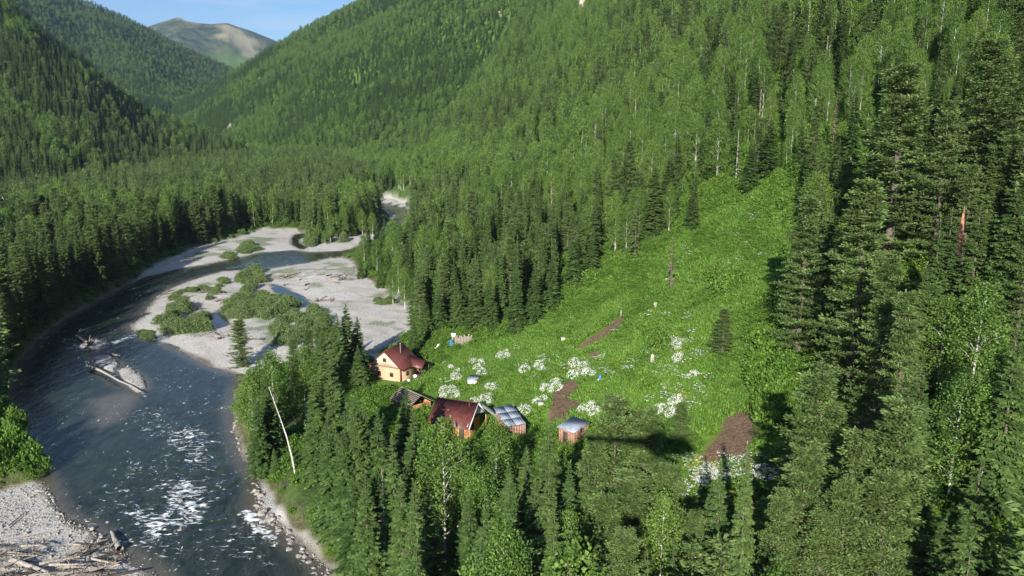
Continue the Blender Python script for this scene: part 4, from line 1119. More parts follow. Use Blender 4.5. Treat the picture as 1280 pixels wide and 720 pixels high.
def log_barn():
    A = atz_np(513, 480, 3.3); B = atz_np(530, 491, 3.3)
    a = math.radians(-48)
    mid = (A + B) / 2
    dx, dy = -math.sin(a), math.cos(a)
    zb = tz(mid[0], mid[1]) 
    o = thing('woodshed', 'low old log woodshed with pole-striped weathered roof between the two houses', 'shed', (mid[0] - 1.0, mid[1] - 2.0, zb), a - math.pi / 2)
    w, l, ze, zr = 2.9, 3.4, 1.7, 3.5
    def logs(g):
        for (p, q) in (((-w + .4, -l + .3), (w - .4, -l + .3)), ((-w + .4, l - .3), (w - .4, l - .3)), ((-w + .5, -l + .4), (-w + .5, l - .4)), ((w - .5, -l + .4), (w - .5, l - .4))):
            z = 0.1
            while z < ze:
                g.tube([(*p, z), (*q, z)], [.13, .12], 6); z += .25
    part('wall', logs, 'orangelog', o)
    def roof(g):
        for s in (-1, 1):
            th = .05; roof_plane(g, 0, s * w, zr, ze - .1, -l, l, th, .5, False)
    r = part('roof', roof, 'darkwood', o)
    def laths(g):
        for s in (-1, 1):
            for k in range(9):
                t = (k + .4) / 9; x = s * w * t; z = zr + (ze - .1 - zr) * t + .09
                g.tube([(x, -l - .15, z), (x, l + .2, z + .02)], [.075, .06], 6)
    part('roof_pole', laths, 'oldwood', r)
    part('door', lambda g: box(g, -.5, .5, -l + .08, -l + .16, .1, 1.6), 'darkwood', o)
log_barn()

# --- yard things
def yard():
    p = at(592, 479)
    o = thing('storage_box', 'white box with a tilted grey sheet lid in the flowering meadow', 'box', p, math.radians(-20))
    part('body', lambda g: (box(g, -1.0, 1.0, -.9, .9, -.3, .9)), 'whitecloth', o)
    part('lid', lambda g: hexa(g, [(-1.15, -1.1, .92), (1.15, -1.1, .92), (1.15, 1.1, 1.45), (-1.15, 1.1, 1.45)], [(-1.15, -1.1, .98), (1.15, -1.1, .98), (1.15, 1.1, 1.51), (-1.15, 1.1, 1.51)]), 'greyroof', o)
    p = at(524, 466)
    o = thing('wooden_stand', 'reddish wooden stand with crossed legs beside the plank house', 'stand', p, math.radians(-25))
    part('table_top', lambda g: [box(g, -1.2 + k * .4, -.84 + k * .4, -.9, .9, 2.3, 2.38) for k in range(6)], 'pinkboard', o)
    for s in (-1, 1):
        part('leg', lambda g: beam(g, (-.8 * s, -.5, -.3), (.8 * s, -.45, 2.3), .13), 'pinkboard', o)
        part('leg', lambda g: beam(g, (-.8 * s, .5, -.3), (.8 * s, .45, 2.3), .13), 'pinkboard', o)
    for (u, v, sc, lb) in ((519, 472, 1.0, 'white bulging sack lying behind the plank house wall'), (511, 477, .8, 'smaller white sack at the plank house corner, above the woodshed'), (532, 464, .6, 'little white sack beside the reddish wooden stand')):
        p = at(u, v); g = Geo(); blob(g, 1.0 * sc, .8 * sc, .75 * sc, int(u), 0.18)
        tag(link('sack', g.mesh('sack', [M['whitecloth']]), None, p + [0, 0, .35 * sc]), lb, 'sack', 'white sacks round the plank house')
    # palisade with white sheet, barrel
    p = at(580, 431)
    o = thing('plank_fence', 'short weathered upright plank fence at the forest edge by blue barrel', 'fence', p, math.radians(20))
    for k in range(12):
        part('plank', lambda g: box(g, -2.3 + k * .38, -2.0 + k * .38, -.04, .04, -.4, 2.3 + .35 * math.sin(k * 2.3)), 'oldwood', o)
    part('rail', lambda g: box(g, -2.4, 2.4, .045, .13, 1.2, 1.34), 'oldwood', o)
    p = at(567, 428)
    g = Geo(); nx, nz = 8, 12
    xs = np.linspace(-.75, .75, nx); zs = np.linspace(0.2, 3.0, nz); XX, ZZ = np.meshgrid(xs, zs)
    wx = XX * (.55 + .6 * np.abs(ZZ - 1.6) / 1.4); yy = .12 * np.sin(XX * 5 + ZZ) + .1 * np.sin(ZZ * 3)
    i = np.arange(nz - 1)[:, None] * nx + np.arange(nx - 1)[None]; f = np.stack([i, i + 1, i + nx + 1, i + nx], -1).reshape(-1, 4)
    V = np.stack([wx, yy, ZZ], -1).reshape(-1, 3)
    g.add(V, f); g.add(V + [0, .03, 0], f[:, ::-1])
    o = thing('hanging_sheet', 'white cloth sheet hung and gathered beside the upright plank fence', 'cloth', p, math.radians(10)); o.scale = (.75, .75, .8)
    link('sheet', g.mesh('sheet', [M['whitecloth']]), o)
    part('pole', lambda g: g.tube([(-.75, .1, -.4), (-.7, .1, 3.1)], [.05, .04], 6), 'oldwood', o)
    part('pole', lambda g: g.tube([(.75, .1, -.4), (.7, .1, 3.1)], [.05, .04], 6), 'oldwood', o)
    p = at(564, 432)
    o = thing('barrel', 'bright blue plastic barrel standing at the foot of the white sheet', 'barrel', p)
    part('body', lambda g: g.tube([(0, 0, -.1), (0, 0, .15), (0, 0, .6), (0, 0, 1.1), (0, 0, 1.3)], [.5, .55, .6, .55, .48], 12), 'blue', o)
    part('hoop', lambda g: g.tube([(0, 0, .38), (0, 0, .44)], [.62, .62], 12), 'blue', o)
    part('hoop', lambda g: g.tube([(0, 0, .84), (0, 0, .9)], [.62, .62], 12), 'blue', o)
    part('lid', lambda g: (g.tube([(0, 0, 1.3), (0, 0, 1.36)], [.5, .5], 12), g.add(np.array([[.5 * math.cos(t), .5 * math.sin(t), 1.36] for t in np.linspace(0, 6.283, 9)[:8]]), np.array([[0, 1, 2, 3], [0, 3, 4, 7], [7, 4, 5, 6]]))), 'blue', o)
    p = at(576, 430); g = Geo(); blob(g, .9, .6, .5, 5, .2)
    tag(link('sack', g.mesh('sack', [M['whitecloth']]), None, p + [0, 0, .3]), 'white sack leaning against the upright plank fence', 'sack')
    p = at(543, 436)
    o = thing('deck_chair', 'pale reclining frame lying open at the edge of the trees', 'chair', p, math.radians(60))
    part('backrest', lambda g: beam(g, (0, -.9, .3), (0, -1.5, 1.5), 1.3, .1), 'whitecloth', o)
    part('seat', lambda g: beam(g, (0, -.9, .3), (0, .8, .3), 1.3, .1), 'whitecloth', o)
    part('leg', lambda g: (beam(g, (-.6, .7, -.2), (-.6, .7, .3), .1)), 'oldwood', o); part('leg', lambda g: (beam(g, (.6, .7, -.2), (.6, .7, .3), .1)), 'oldwood', o)
    part('leg', lambda g: (beam(g, (-.6, -.8, -.2), (-.6, -.8, .3), .1)), 'oldwood', o); part('leg', lambda g: (beam(g, (.6, -.8, -.2), (.6, -.8, .3), .1)), 'oldwood', o)
    # hives
    for (u, v, lb) in ((676, 509, 'pale yellow wooden hive box below the white bush by the soil'), (704, 427, 'pale yellow wooden hive box in the grass beside the long soil strip')):
        o = thing('beehive', lb, 'beehive', at(u, v), math.radians(15), 'wooden hives in the meadow')
        part('body', lambda g: box(g, -.45, .45, -.4, .4, .1, 1.0), 'cutwood', o); part('roof', lambda g: box(g, -.55, .55, -.5, .5, 1.0, 1.1), 'greyroof', o); part('base', lambda g: box(g, -.5, .5, -.45, .45, -.2, .1), 'oldwood', o)
    o = thing('bucket', 'small blue bucket standing on a white crate in the meadow', 'bucket', at(750, 477) + [0, 0, .55])
    part('body', lambda g: g.tube([(0, 0, 0), (0, 0, .6)], [.2, .27], 12), 'blue', o); part('handle', lambda g: g.tube([(-.26, 0, .58), (-.25, 0, .8), (0, 0, .9), (.25, 0, .8), (.26, 0, .58)], [.02] * 5, 6), 'steel', o)
    g = Geo(); box(g, -.45, .45, -.4, .4, -.2, .12); box(g, -.45, .45, -.4, .4, .16, .34); box(g, -.45, .45, -.4, .4, .38, .54)
    tag(link('crate', g.mesh('crate', [M['whitecloth']]), None, at(750, 477)), 'low white slatted crate in the meadow under the blue bucket', 'crate')
def blob(g, sx, sy, sz, seed, rough=0.25, n=14, m=0):
    u = np.linspace(0, 2 * math.pi, n, endpoint=False); v = np.linspace(-1, 1, n // 2 + 1) * math.pi / 2 * .98
    U, V = np.meshgrid(u, v)
    d = np.stack([np.cos(U) * np.cos(V), np.sin(U) * np.cos(V), np.sin(V)], -1)
    r = 1 + rough * (vnoise(d[..., 0] * 1.8 + 9, d[..., 1] * 1.8 + d[..., 2] * 2.3, seed) * 2 - 1) + rough * .6 * (vnoise(d[..., 0] * 4 + 9, d[..., 1] * 4 + d[..., 2] * 4.3, seed + 3) * 2 - 1)
    P = d * r[..., None] * np.array([sx, sy, sz]) / 2
    k = len(v); i = np.arange(k - 1)[:, None] * n + np.arange(n)[None]; j = np.arange(k - 1)[:, None] * n + (np.arange(n)[None] + 1) % n
    g.add(P.reshape(-1, 3), np.stack([i, j, j + n, i + n], -1).reshape(-1, 4), .5, m)
yard()

# --- stumps, dead trees, snags
for (u, v, hh, rr, lb) in ((834, 352, .7, .55, 'pale cut stump at the foot of the bare grey tree'), (819, 383, .8, .5, 'orange cut stump below the bare tree in the upper meadow'), (815, 455, 1.5, .42, 'splintered white stump in the middle of the meadow'), (776, 395, 1.3, .16, 'thin pale post at the top end of the soil strip'), (830, 489, .7, .4, 'low pale stump half hidden in the meadow herbs'), (690, 380, 2.0, .4, 'broken pale stump under the firs at the meadow edge'), (1163, 470, .7, .5, 'pale stump in the shade under the old pines')):
    p = at(u, v); g = Geo(); r = np.random.RandomState(int(u))
    g.tube([(0, 0, -.4), (0, 0, .1), (.03, 0, hh * .6), (.05, .03, hh)], [rr * 1.35, rr * 1.1, rr, rr * .9], 10)
    o = thing('tree_stump', lb, 'stump', p, group='cut stumps in the meadow')
    link('trunk', g.mesh('stump', [M['drift']]), o)
    g = Geo(); g.tube([(.05, .03, hh - .02), (.05, .03, hh + .04 + (.5 if hh > 1.4 else 0))], [rr * .88, rr * (.86 if hh < 1.4 else .2)], 10)
    th = np.linspace(0, 2 * math.pi, 10, endpoint=False)
    if hh < 1.4: g.add(np.stack([.05 + rr * .86 * np.cos(th), .03 + rr * .86 * np.sin(th), 0 * th + hh + .04], -1), np.array([[0, 1, 2, 3], [0, 3, 4, 5], [0, 5, 6, 7], [0, 7, 8, 9]]))
    link('cut_face', g.mesh('cut_face', [M['cutwood']]), o)

def dead_conifer(u, v, h, label, R=1.4, leaves=0.3, m='drift', lm='dead', lean=0.0, base=None, dens=46, group=None):
    if base is not None: p = at(*base); x, y, z = p; hh = h
    else: x, y, z, hh = root_for(u, v, h, 200 if group else 45)
    if hh > h * 1.3: return
    r = np.random.RandomState(int(u * 7))
    o = thing('dead_tree', label, 'dead tree', (x, y, z), r.uniform(0, 6), group)
    o.rotation_euler = (0, lean, 0)
    g = Geo(); trunk(g, r, hh, .22, sticks=dens, R=R, zlo=.12, zhi=.97)
    link('trunk', g.mesh('dead_trunk', [M[m]]), o)
    if leaves:
        g = Geo(); spruce(g, r, hh, R, lev=int(hh * 1.4), nb=6, ns=5, gap=1 - leaves, size=.8)
        link('crown', g.mesh('dead_crown', [M[lm]]), o)
dead_conifer(841, 297, 12, 'bare grey dead conifer standing alone in the upper meadow', 1.3, .45, 'bark')
dead_conifer(796, 252, 15, 'dying spruce with grey dry lower branches above the meadow', 2.6, .7, 'bark', 'pine')
dead_conifer(934, 556, 19, 'silvery dead-topped spruce beside the big soil patch', 1.8, .55)
dead_conifer(571, 527, 17, 'thin dead spruce pole in front of the long red-roofed cabin', .8, .15)
dead_conifer(478, 590, 14, 'dead spruce with bare drooping grey branches in the riverside stand', 1.5, .2)
dead_conifer(455, 655, 9, 'bare dead spruce low in the riverside stand above the rapids', 1.3, .12)
dead_conifer(1229, 575, 16, 'spruce with thin dry top at the shaded lower slope', 2.2, .5, lm='pine')
# leaning white trunks
def pole(name, label, cat, a, b, r0, m='birchbark', sticks=4, group=None):
    a = np.array(a, float); b = np.array(b, float); g = Geo(); r = np.random.RandomState(int(abs(a[0] * 31 + b[1])))
    k = np.linspace(0, 1, 6)[:, None]; pts = (b - a) * k; pts[:, 2] += .25 * np.sin(k[:, 0] * 3.1); pts[:, 0] += .35 * np.sin(k[:, 0] * 4.3) * (np.linalg.norm(b - a) / 18)
    g.tube(pts, r0 * (1 - .75 * k[:, 0]), 6)
    for i in range(sticks):
        t = r.uniform(.45, .95); p0 = (b - a) * t; d = r.normal(size=3); d[2] = abs(d[2]); g.tube([p0, p0 + nrm(d) * r.uniform(.5, 1.5)], [r0 * .35, .015], 4)
    return tag(link(name, g.mesh(name, [M[m]]), None, a), label, cat, group)
p = at(369, 592); q = atz_np(338, 484, 17); pole('leaning_birch_trunk', 'white bare birch trunk leaning over the river bank', 'trunk', p, CAM + (q - CAM) * (np.linalg.norm(p - CAM) / np.linalg.norm(q - CAM)), .16)
p = at(391, 566); q = atz_np(381, 528, 8); pole('forked_birch_trunk', 'white forked birch trunk behind the leaning bare trunk', 'trunk', p, CAM + (q - CAM) * (np.linalg.norm(p - CAM) / np.linalg.norm(q - CAM)), .24)
x, y, z, hh = root_for(4, 246, 22); b = np.array([x, y, z + hh]); p = at(30, 322) if march(30, 322) is not None else b - [0, 0, 20]
pole('leaning_dead_trunk', 'tall bare pale trunk leaning in the dark forest across the river', 'trunk', b + [5, -3, -21], b, .28)
x, y, z, hh = root_for(1204, 258, 15)
o = thing('broken_trunk', 'bright orange broken trunk with peeled bark on the steep pine bank', 'trunk', (x, y, z), 0)
part('trunk', lambda g: g.tube([(0, 0, -.5), (.05, .05, hh * .4), (.15, 0, hh * .7), (.2, .05, hh * .93)], [.48, .44, .4, .16], 10), 'orangebark', o)
part('splinter', lambda g: g.tube([(.15, .1, hh * .7), (.35, .2, hh)], [.2, .04], 6), 'orangebark', o)
g = Geo(); g.tube([(0, 0, .2), (1.4, 1.6, .35), (2.6, 3.2, .5)], [.4, .35, .25], 8)
tag(link('fallen_log', g.mesh('fallen_log', [M['oldwood']]), None, at(773, 349)), 'short weathered log lying in the upper meadow below the firs', 'log')

# --- driftwood
WG = 'bleached drift logs on the gravel'
def drift(a, b, r0, label, m='drift', sticks=2, lift=.2, rootwad=False, group=WG):
    A = np.array([a[0], a[1], max(tz(a[0], a[1]), float(zw(a[1]))) + lift]); B = np.array([b[0], b[1], max(tz(b[0], b[1]), float(zw(b[1]))) + lift])
    g = Geo(); r = np.random.RandomState(int(abs(a[0] * 131 + b[1] * 17)) % 99999)
    k = np.linspace(0, 1, 6)[:, None]; pts = (B - A) * k; pts[:, :2] += (r.normal(0, .05, (6, 2)) * np.linalg.norm(B - A) / 6); pts[:, 2] = np.maximum(pts[:, 2], pts[:, 2] + .05)
    g.tube(pts, r0 * (1 - .55 * k[:, 0]), 8)
    for i in range(sticks):
        t = r.uniform(.3, .95); p0 = pts[0] + (pts[-1] - pts[0]) * t; d = r.normal(size=3); d[2] = abs(d[2]) * .7; g.tube([p0, p0 + nrm(d) * r.uniform(.4, 1.4)], [r0 * .35, .02], 4)
    if rootwad:
        for i in range(16):
            d = r.normal(size=3); d = d - nrm(B - A) * 1.2; d[2] = abs(d[2]) * .9; d = nrm(d)
            g.tube([(0, 0, 0), d * r0 * 2.2 + r.normal(0, .15, 3), d * r0 * r.uniform(3.5, 6)], [r0 * .5, r0 * .28, .03], 4)
    return tag(link('drift_log', g.mesh('drift_log', [M[m]]), None, A), label, 'log', group)
W2 = lambda u, v: onriver(np.array([u]), np.array([v]), .4)[0]
drift(W2(114, 459), W2(178, 492), .34, 'long pale log with roots lying across the small gravel island', sticks=3, lift=.75, rootwad=True, group=None)
drift(W2(112, 432), W2(96, 420), .5, 'root plate stranded upstream of the small island in mid-river', 'oldwood', 2, .4, True, None)
drift(W2(132, 440), W2(150, 445), .32, 'short tan log beside the stranded root plate', 'oldwood', 1, .3, False, None)
drift(W2(150, 688), W2(140, 665), .5, 'stout grey broken stump end standing at the tip of the log jam', 'drift', 3, .4, False, None)
drift(W2(16, 707), W2(62, 722), .42, 'thickest pale log at the near edge of the log jam', 'drift', 1, .5, False, None)
drift(W2(12, 699), W2(48, 701), .28, 'long straight pale log in the log jam above the thickest one', 'drift', 1, .6, False, None)
drift(W2(5, 679), W2(72, 664), .14, 'thin white pole lying along the top of the log jam', 'drift', 0, .4, False, None)
drift(W2(44, 614), W2(56, 613.5), .16, 'single pale log on open gravel by the bright bushes', 'drift', 1, .3, False, None)
drift(W2(12, 659), W2(32, 640), .12, 'thin dark stick lying alone on the open gravel bar', 'oldwood', 1, .2, False, None)
r = np.random.RandomState(5)
for i in range(56):
    u = r.uniform(-25, 128); v = r.uniform(682, 735) - max(0, (u - 40)) * .02; L = r.uniform(1.5, 5); ang = r.normal(.25, .5)
    a = W2(u, v); b = a + L * np.array([math.cos(ang), math.sin(ang)])
    drift(a, b, r.uniform(.07, .26), ('grey weathered log in the tangled log jam on the near bar' if i % 2 else 'brown branchy log in the tangled log jam on the near bar'), ('drift' if i % 3 else 'oldwood') if i % 2 else ('bark' if i % 4 else 'darkwood'), r.randint(2, 9), r.uniform(.1, .9), i % 9 == 0, 'grey logs of the near log jam' if i % 2 else 'brown logs of the near log jam')
for (cu, cv, su, sv, n, wh) in ((258, 372, 14, 6, 10, 'bar between the willow thickets'), (395, 352, 26, 5, 14, 'upper gravel bar below the pines'), (345, 346, 14, 3, 8, 'bar edge above the long pool'), (212, 372, 12, 6, 7, 'river edge of the gravel bar'), (320, 332, 14, 2, 6, 'bar edge by the upper channel'), (390, 378, 14, 3, 6, 'gravel below the long pool'), (270, 420, 10, 4, 5, 'gravel beside the square pool'), (360, 420, 18, 8, 6, 'lower gravel bar near the young pines'), (440, 345, 16, 6, 5, 'gravel by the river forest')):
    for i in range(int(n * 1.6)):
        u = r.normal(cu, su); v = r.normal(cv, sv); a = W2(u, v); ang = r.normal(.9, .7); L = r.uniform(1.5, 5.5)
        if usdf(np.array([a[0]]), np.array([a[1]]), WATER)[0] < .5: continue
        drift(a, a + L * np.array([math.cos(ang), math.sin(ang)]), r.uniform(.12, .32), 'drift log among debris on the ' + wh, ('oldwood', 'drift', 'bark')[i % 3], 6, .15, i % 5 == 0, 'drift logs on the ' + wh)

# --- boulders
STN = []
for i in range(8):
    g = Geo(); blob(g, 1.3, 1.0, .8, 40 + i, .38, 12); STN.append(g.mesh('boulder', [M['stone']]))
def boulder(x, y, s, label, group):
    z = tz(x, y); o = link('boulder', STN[r.randint(8)], None, (x, y, max(z, float(zw(y)) - .25) + .12 * s)); o.rotation_euler = (r.uniform(-.3, .3), r.uniform(-.3, .3), r.uniform(0, 6)); o.scale = (s, s, s)
    tag(o, label, 'boulder', group)
for (pts, n, s0, s1, wh) in (([(318, 604), (324, 640), (345, 655), (375, 690), (405, 724)], 90, .2, .75, 'rocky bank foot beside the rapids'), ([(64, 615), (74, 640), (95, 655), (118, 665), (160, 692)], 60, .2, .5, 'water edge of the near gravel bar'), ([(296, 520), (292, 545), (302, 572)], 26, .2, .5, 'small bank under the riverside spruces'), ([(200, 600), (240, 640), (220, 660)], 8, .35, .7, 'middle of the white rapids'), ([(300, 640), (322, 655), (345, 678)], 12, .4, .9, 'white water by the rocky bank')):
    pts = np.array(pts, float)
    for i in range(n):
        t = r.uniform(0, len(pts) - 1); k = int(t); p = pts[k] + (pts[k + 1] - pts[k]) * (t - k) + r.normal(0, 3.2, 2)
        xy = W2(*p); boulder(xy[0], xy[1], r.uniform(s0, s1) * (1 if r.rand() < .8 else 1.5), 'grey river boulder at the ' + wh, 'boulders at the ' + wh)

# crags
for (u, v, sx, sz, lb) in ((735, 14, 11, 16, 'pale broken crag showing through the trees high on the slope'), (722, 24, 6, 9, 'small grey crag just below the tall pale one'), (624, 20, 5, 8, 'small pale rock face high beside the spur'), (291, 164, 14, 16, 'light earth scar above the bend of the far valley floor')):
    p = march(u, v, 200, 2200, 3000)
    if p is None: continue
    o = thing('rock_outcrop', lb, 'crag', p, 0)
    for k in range(4):
        g = Geo(); blob(g, sx * r.uniform(.5, .9), sx * .7, sz * r.uniform(.7, 1.3), 300 + k + int(u), .5, 22)
        link('rock_face', g.mesh('rock_face', [M['crag']]), o, (r.uniform(-.45, .45) * sx, r.uniform(-2, 1) - 2, r.uniform(0, .5) * sz))

# --- shrubs
for kind, n in (('bush', 5), ('willow', 4), ('flowering', 4), ('umbel', 4), ('grasstuft', 5)):
    SHAPES[kind] = []
    for i in range(n):
        rr = np.random.RandomState(500 + i + 31 * len(kind)); g = Geo()
        if kind == 'bush': bush(g, rr, 1.0, 1.15, 90, 20, size=.2)
        if kind == 'willow': bush(g, rr, 1.0, 1.0, 130, 30, size=.135, upright=1.1)
        if kind == 'flowering':
            bush(g, rr, 1.0, .8, 55, 14, size=.2)
            k = 1200; d = rr.normal(size=(k, 3)); d[:, 2] = np.abs(d[:, 2]); d = nrm(d) * rr.uniform(.9, 1.08, (k, 1)) * np.array([1, 1, .9])
            pk = vnoise(d[:, 0] * 3 + 7, d[:, 1] * 3 + d[:, 2] * 3, i) > .27; d = d[pk]; k = len(d)
            v, f = kites(d, rr.normal(size=(k, 3)), d + rr.normal(0, .3, (k, 3)), np.full(k, .085), np.full(k, .042)); g.add(v, f, rr.rand(k), 1)
        if kind == 'umbel':
            for q in range(9):
                x, y = rr.normal(0, .55, 2); hh = rr.uniform(.7, 1.3)
                P = np.tile([x, y, hh], (9, 1)) + rr.normal(0, .10, (9, 3)) * [1, 1, .25]
                v, f = kites(P, rr.normal(size=(9, 3)) * [1, 1, .2], np.tile([0, 0, 1.], (9, 1)) + rr.normal(0, .3, (9, 3)), rr.uniform(.10, .17, 9), rr.uniform(.045, .07, 9)); g.add(v, f, rr.rand(9), 1)
                g.tube([(x * .7, y * .7, 0), (x, y, hh)], [.015, .01], 3, 0)
            bush(g, rr, .8, .55, 12, 8, size=.26)
        if kind == 'grasstuft':
            k = 46; P = rr.normal(0, .42, (k, 3)); P[:, 2] = 0
            D = rr.normal(size=(k, 3)) * .55 + [0, 0, 1]
            v, f = kites(P, D, rr.normal(size=(k, 3)), rr.uniform(.4, 1.0, k), rr.uniform(.05, .13, k)); g.add(v, f, rr.rand(k), 0)
        SHAPES[kind].append(g.mesh(kind, [M['willow' if kind == 'willow' else 'grass' if kind in ('grasstuft', 'umbel') else 'bush'], M['yellow' if kind == 'umbel' and i == 3 else 'petal']]))
def shrub(name, kind, x, y, w, hgt, label, cat, group):
    me = SHAPES[kind][r.randint(len(SHAPES[kind]))]
    o = link(name, me, None, (x, y, tz(x, y) - .1)); o.scale = (w / 2, w / 2, hgt); o.rotation_euler = (0, 0, r.uniform(0, 6.28)); tag(o, label, cat, group)
# willow thickets of the gravel bar: outline, spacing, height
for (pl, n, w0, h0, wh) in (([(196, 396), (212, 386), (245, 386), (261, 396), (258, 414), (235, 422), (205, 416)], 26, 4.2, 2.6, 'round thicket beside the square pool'), ([(272, 380), (290, 368), (330, 366), (368, 378), (362, 390), (330, 402), (295, 398)], 42, 4.6, 2.6, 'long thicket in the middle of the gravel bar'),
    ([(302, 352), (318, 340), (332, 344), (330, 358), (312, 362)], 10, 4.2, 2.8, 'clump at the head of the long pool'), ([(215, 372), (235, 362), (262, 362), (250, 374), (225, 380)], 12, 3.0, 1.4, 'sparse patch near the river edge of the bar'), ([(330, 420), (360, 396), (395, 385), (420, 400), (400, 428), (360, 440)], 30, 4.0, 2.6, 'thicket around the young pines on the bar'),
    ([(300, 316), (312, 308), (328, 310), (326, 320)], 9, 4.2, 2.2, 'clump on the upper gravel bar'), ([(268, 326), (282, 318), (294, 320), (285, 328)], 7, 3.8, 1.6, 'low clump by the upper channel'), ([(472, 378), (482, 372), (496, 376), (486, 388)], 6, 3.2, 1.2, 'isolated patch on the bright gravel'), ([(376, 300), (400, 292), (440, 294), (430, 304), (385, 310)], 14, 4.0, 3.2, 'fringe of the wooded islet'),
    ([(268, 345), (290, 350), (275, 372), (258, 380), (262, 360)], 10, 3.2, 1.3, 'patch between the drift logs'), ([(165, 411), (190, 408), (196, 424), (176, 424)], 7, 2.6, 1.1, 'tip of the bar above the gravel point')):
    pl = np.array(pl, float); lo, hi = pl.min(0), pl.max(0); c = 0
    for q in range(4000):
        if c >= n * .72: break
        u, v = r.uniform(lo[0], hi[0]), r.uniform(lo[1], hi[1])
        if not px_in(np.array([[u, v]]), [pl])[0]: continue
        xy = W2(u, v); 
        if usdf(np.array([xy[0]]), np.array([xy[1]]), WATER)[0] < .6: continue
        shrub('willow_shrub', 'willow', xy[0], xy[1], w0 * r.uniform(.8, 1.5), h0 * r.uniform(.65, 1.2), 'green willow shrub in the ' + wh, 'shrub', 'willows of the ' + wh); c += 1
# bright bushes on the near left bank
for i in range(34):
    u = r.uniform(-45, 66); v = r.uniform(505, 606)
    if v < 500 + (u > 20) * (u - 20) * 1.6: continue
    xy = W2(u, v)
    if usdf(np.array([xy[0]]), np.array([xy[1]]), WATER)[0] < .8: continue
    shrub('leafy_bush', 'bush', xy[0], xy[1], r.uniform(3.2, 5.5), r.uniform(2.2, 4.6), 'bright green leafy bush on the near bank beside the gravel bar', 'bush', 'bushes on the near left bank')
for (u, v, w, h, lb) in ((905, 362, 5.5, 3.4, 'broad dark bush in the upper meadow beside the pines'), (922, 352, 4.5, 3.0, 'second dark bush behind the broad one in the upper meadow'), (893, 350, 4.2, 2.6, 'rounded bush on the uphill side of the broad dark bush'), (822, 437, 4.4, 3.8, 'tall bush above the splintered white stump'), (815, 420, 3.4, 2.6, 'smaller bush uphill of the splintered stump'), (706, 424, 3.0, 2.2, 'low bush by the yellow hive at the soil strip'), (695, 421, 2.8, 1.8, 'little round bush next to the hive bush'), (812, 487, 3.0, 2.0, 'thin bush in the middle of the lower meadow'), (965, 440, 5.5, 3.5, 'bush at the shaded east edge of the meadow'), (945, 460, 4.5, 2.6, 'lower bush at the east edge of the meadow'), (975, 470, 5, 3, 'dense bush under the east edge pines'), (950, 425, 4.2, 2.4, 'pale bush uphill of the east edge bushes')):
    p = at(u, v); shrub('leafy_bush', 'bush', p[0], p[1], w, h, lb, 'bush', None)
BR = [(u, v, 'open bushy slope above the meadow top') for u, v in [(r.uniform(850, 1062), 0) for k in range(46)] for v in [r.uniform(168, 250) - (u - 950) * .15]] + [(u, v, 'upper rim of the meadow under the birches') for u, v in [(850 + 11 * k, 262 - 5 * k + 9 * (k % 3)) for k in range(14)]] + [(u, v, 'east rim of the meadow along the old pines') for u, v in [(985 + 8 * (k % 3) - k * .5, 262 + 15 * k) for k in range(14)]] + \
     [(u, v, 'west rim of the meadow along the firs') for u, v in [(608 + 14 * k, 428 - 8.2 * k + 5 * (k % 2)) for k in range(16)]] + [(u, v, 'shaded corner of the meadow by the big soil patch') for u, v in [(948 + 9 * (k % 4), 478 + 9 * k) for k in range(8)]]
for (u, v, wh) in BR:
    p = march(u + r.uniform(-5, 5), v + r.uniform(-4, 4))
    if p is None: continue
    w_ = r.uniform(2.6, 5.0); shrub('leafy_bush', 'bush', p[0], p[1], w_, w_ * r.uniform(.45, .8), 'bright leafy bush on the ' + wh, 'bush', 'bushes on the ' + wh)
# grey dying trees scattered through the slope wood
for k in range(26):
    u = r.uniform(560, 1180); v = r.uniform(20, 250)
    if v > 215 - .12 * (u - 560): continue
    dead_conifer(u, v, r.uniform(10, 17), 'grey half-dead conifer among green trees of the steep slope', 1.5, r.uniform(.2, .6), 'bark' if k % 2 else 'drift', 'dead' if k % 3 else 'pine', group='half-dead conifers on the slope')
# white flowering bushes of the meadow: centre, pixel width, depth in pixels
FL = [(569, 462, 12, 20, 4, 'by the woodshed end of the garden'), (597, 455, 22, 18, 6, 'behind the grey-lidded box'), (625, 441, 24, 10, 4, 'uphill of the grey-lidded box'), (666, 456, 30, 12, 6, 'in the middle of the garden'), (685, 482, 26, 12, 5, 'uphill of the lower hive'), (677, 499, 14, 8, 2, 'just behind the lower hive'), (731, 459, 34, 18, 8, 'between the two soil patches'), (733, 507, 26, 14, 5, 'above the small reddish shed'), (600, 497, 26, 10, 5, 'behind the long cabin roof'), (563, 490, 26, 10, 5, 'beside the woodshed'), (648, 511, 20, 18, 6, 'behind the lean-to roof'), (771, 504, 14, 12, 2, 'at the tip of the tallest shadowed pine'), (834, 514, 20, 10, 4, 'uphill of the small blue-green pine'), (843, 500, 12, 8, 2, 'higher of the two beside the small pine'), (853, 428, 22, 18, 5, 'beside the splintered white stump'), (846, 447, 12, 12, 3, 'below the splintered stump'), (866, 469, 16, 8, 3, 'in the bare middle of the meadow'), (614, 482, 12, 8, 2, 'beside the grey-lidded box'), (541, 455, 8, 6, 1, 'near the plank house porch')]
for (u, v, wu, wv, n, wh) in FL:
    for i in range(n):
        p = at(u + r.uniform(-.45, .45) * wu, v + wv * .3 + r.uniform(-.4, .4) * wv); s = r.uniform(1.7, 3.0)
        shrub('flowering_bush', 'flowering', p[0], p[1], s, s * r.uniform(.5, .7), 'white flowering bush ' + wh, 'flowering bush', 'white bushes ' + wh)

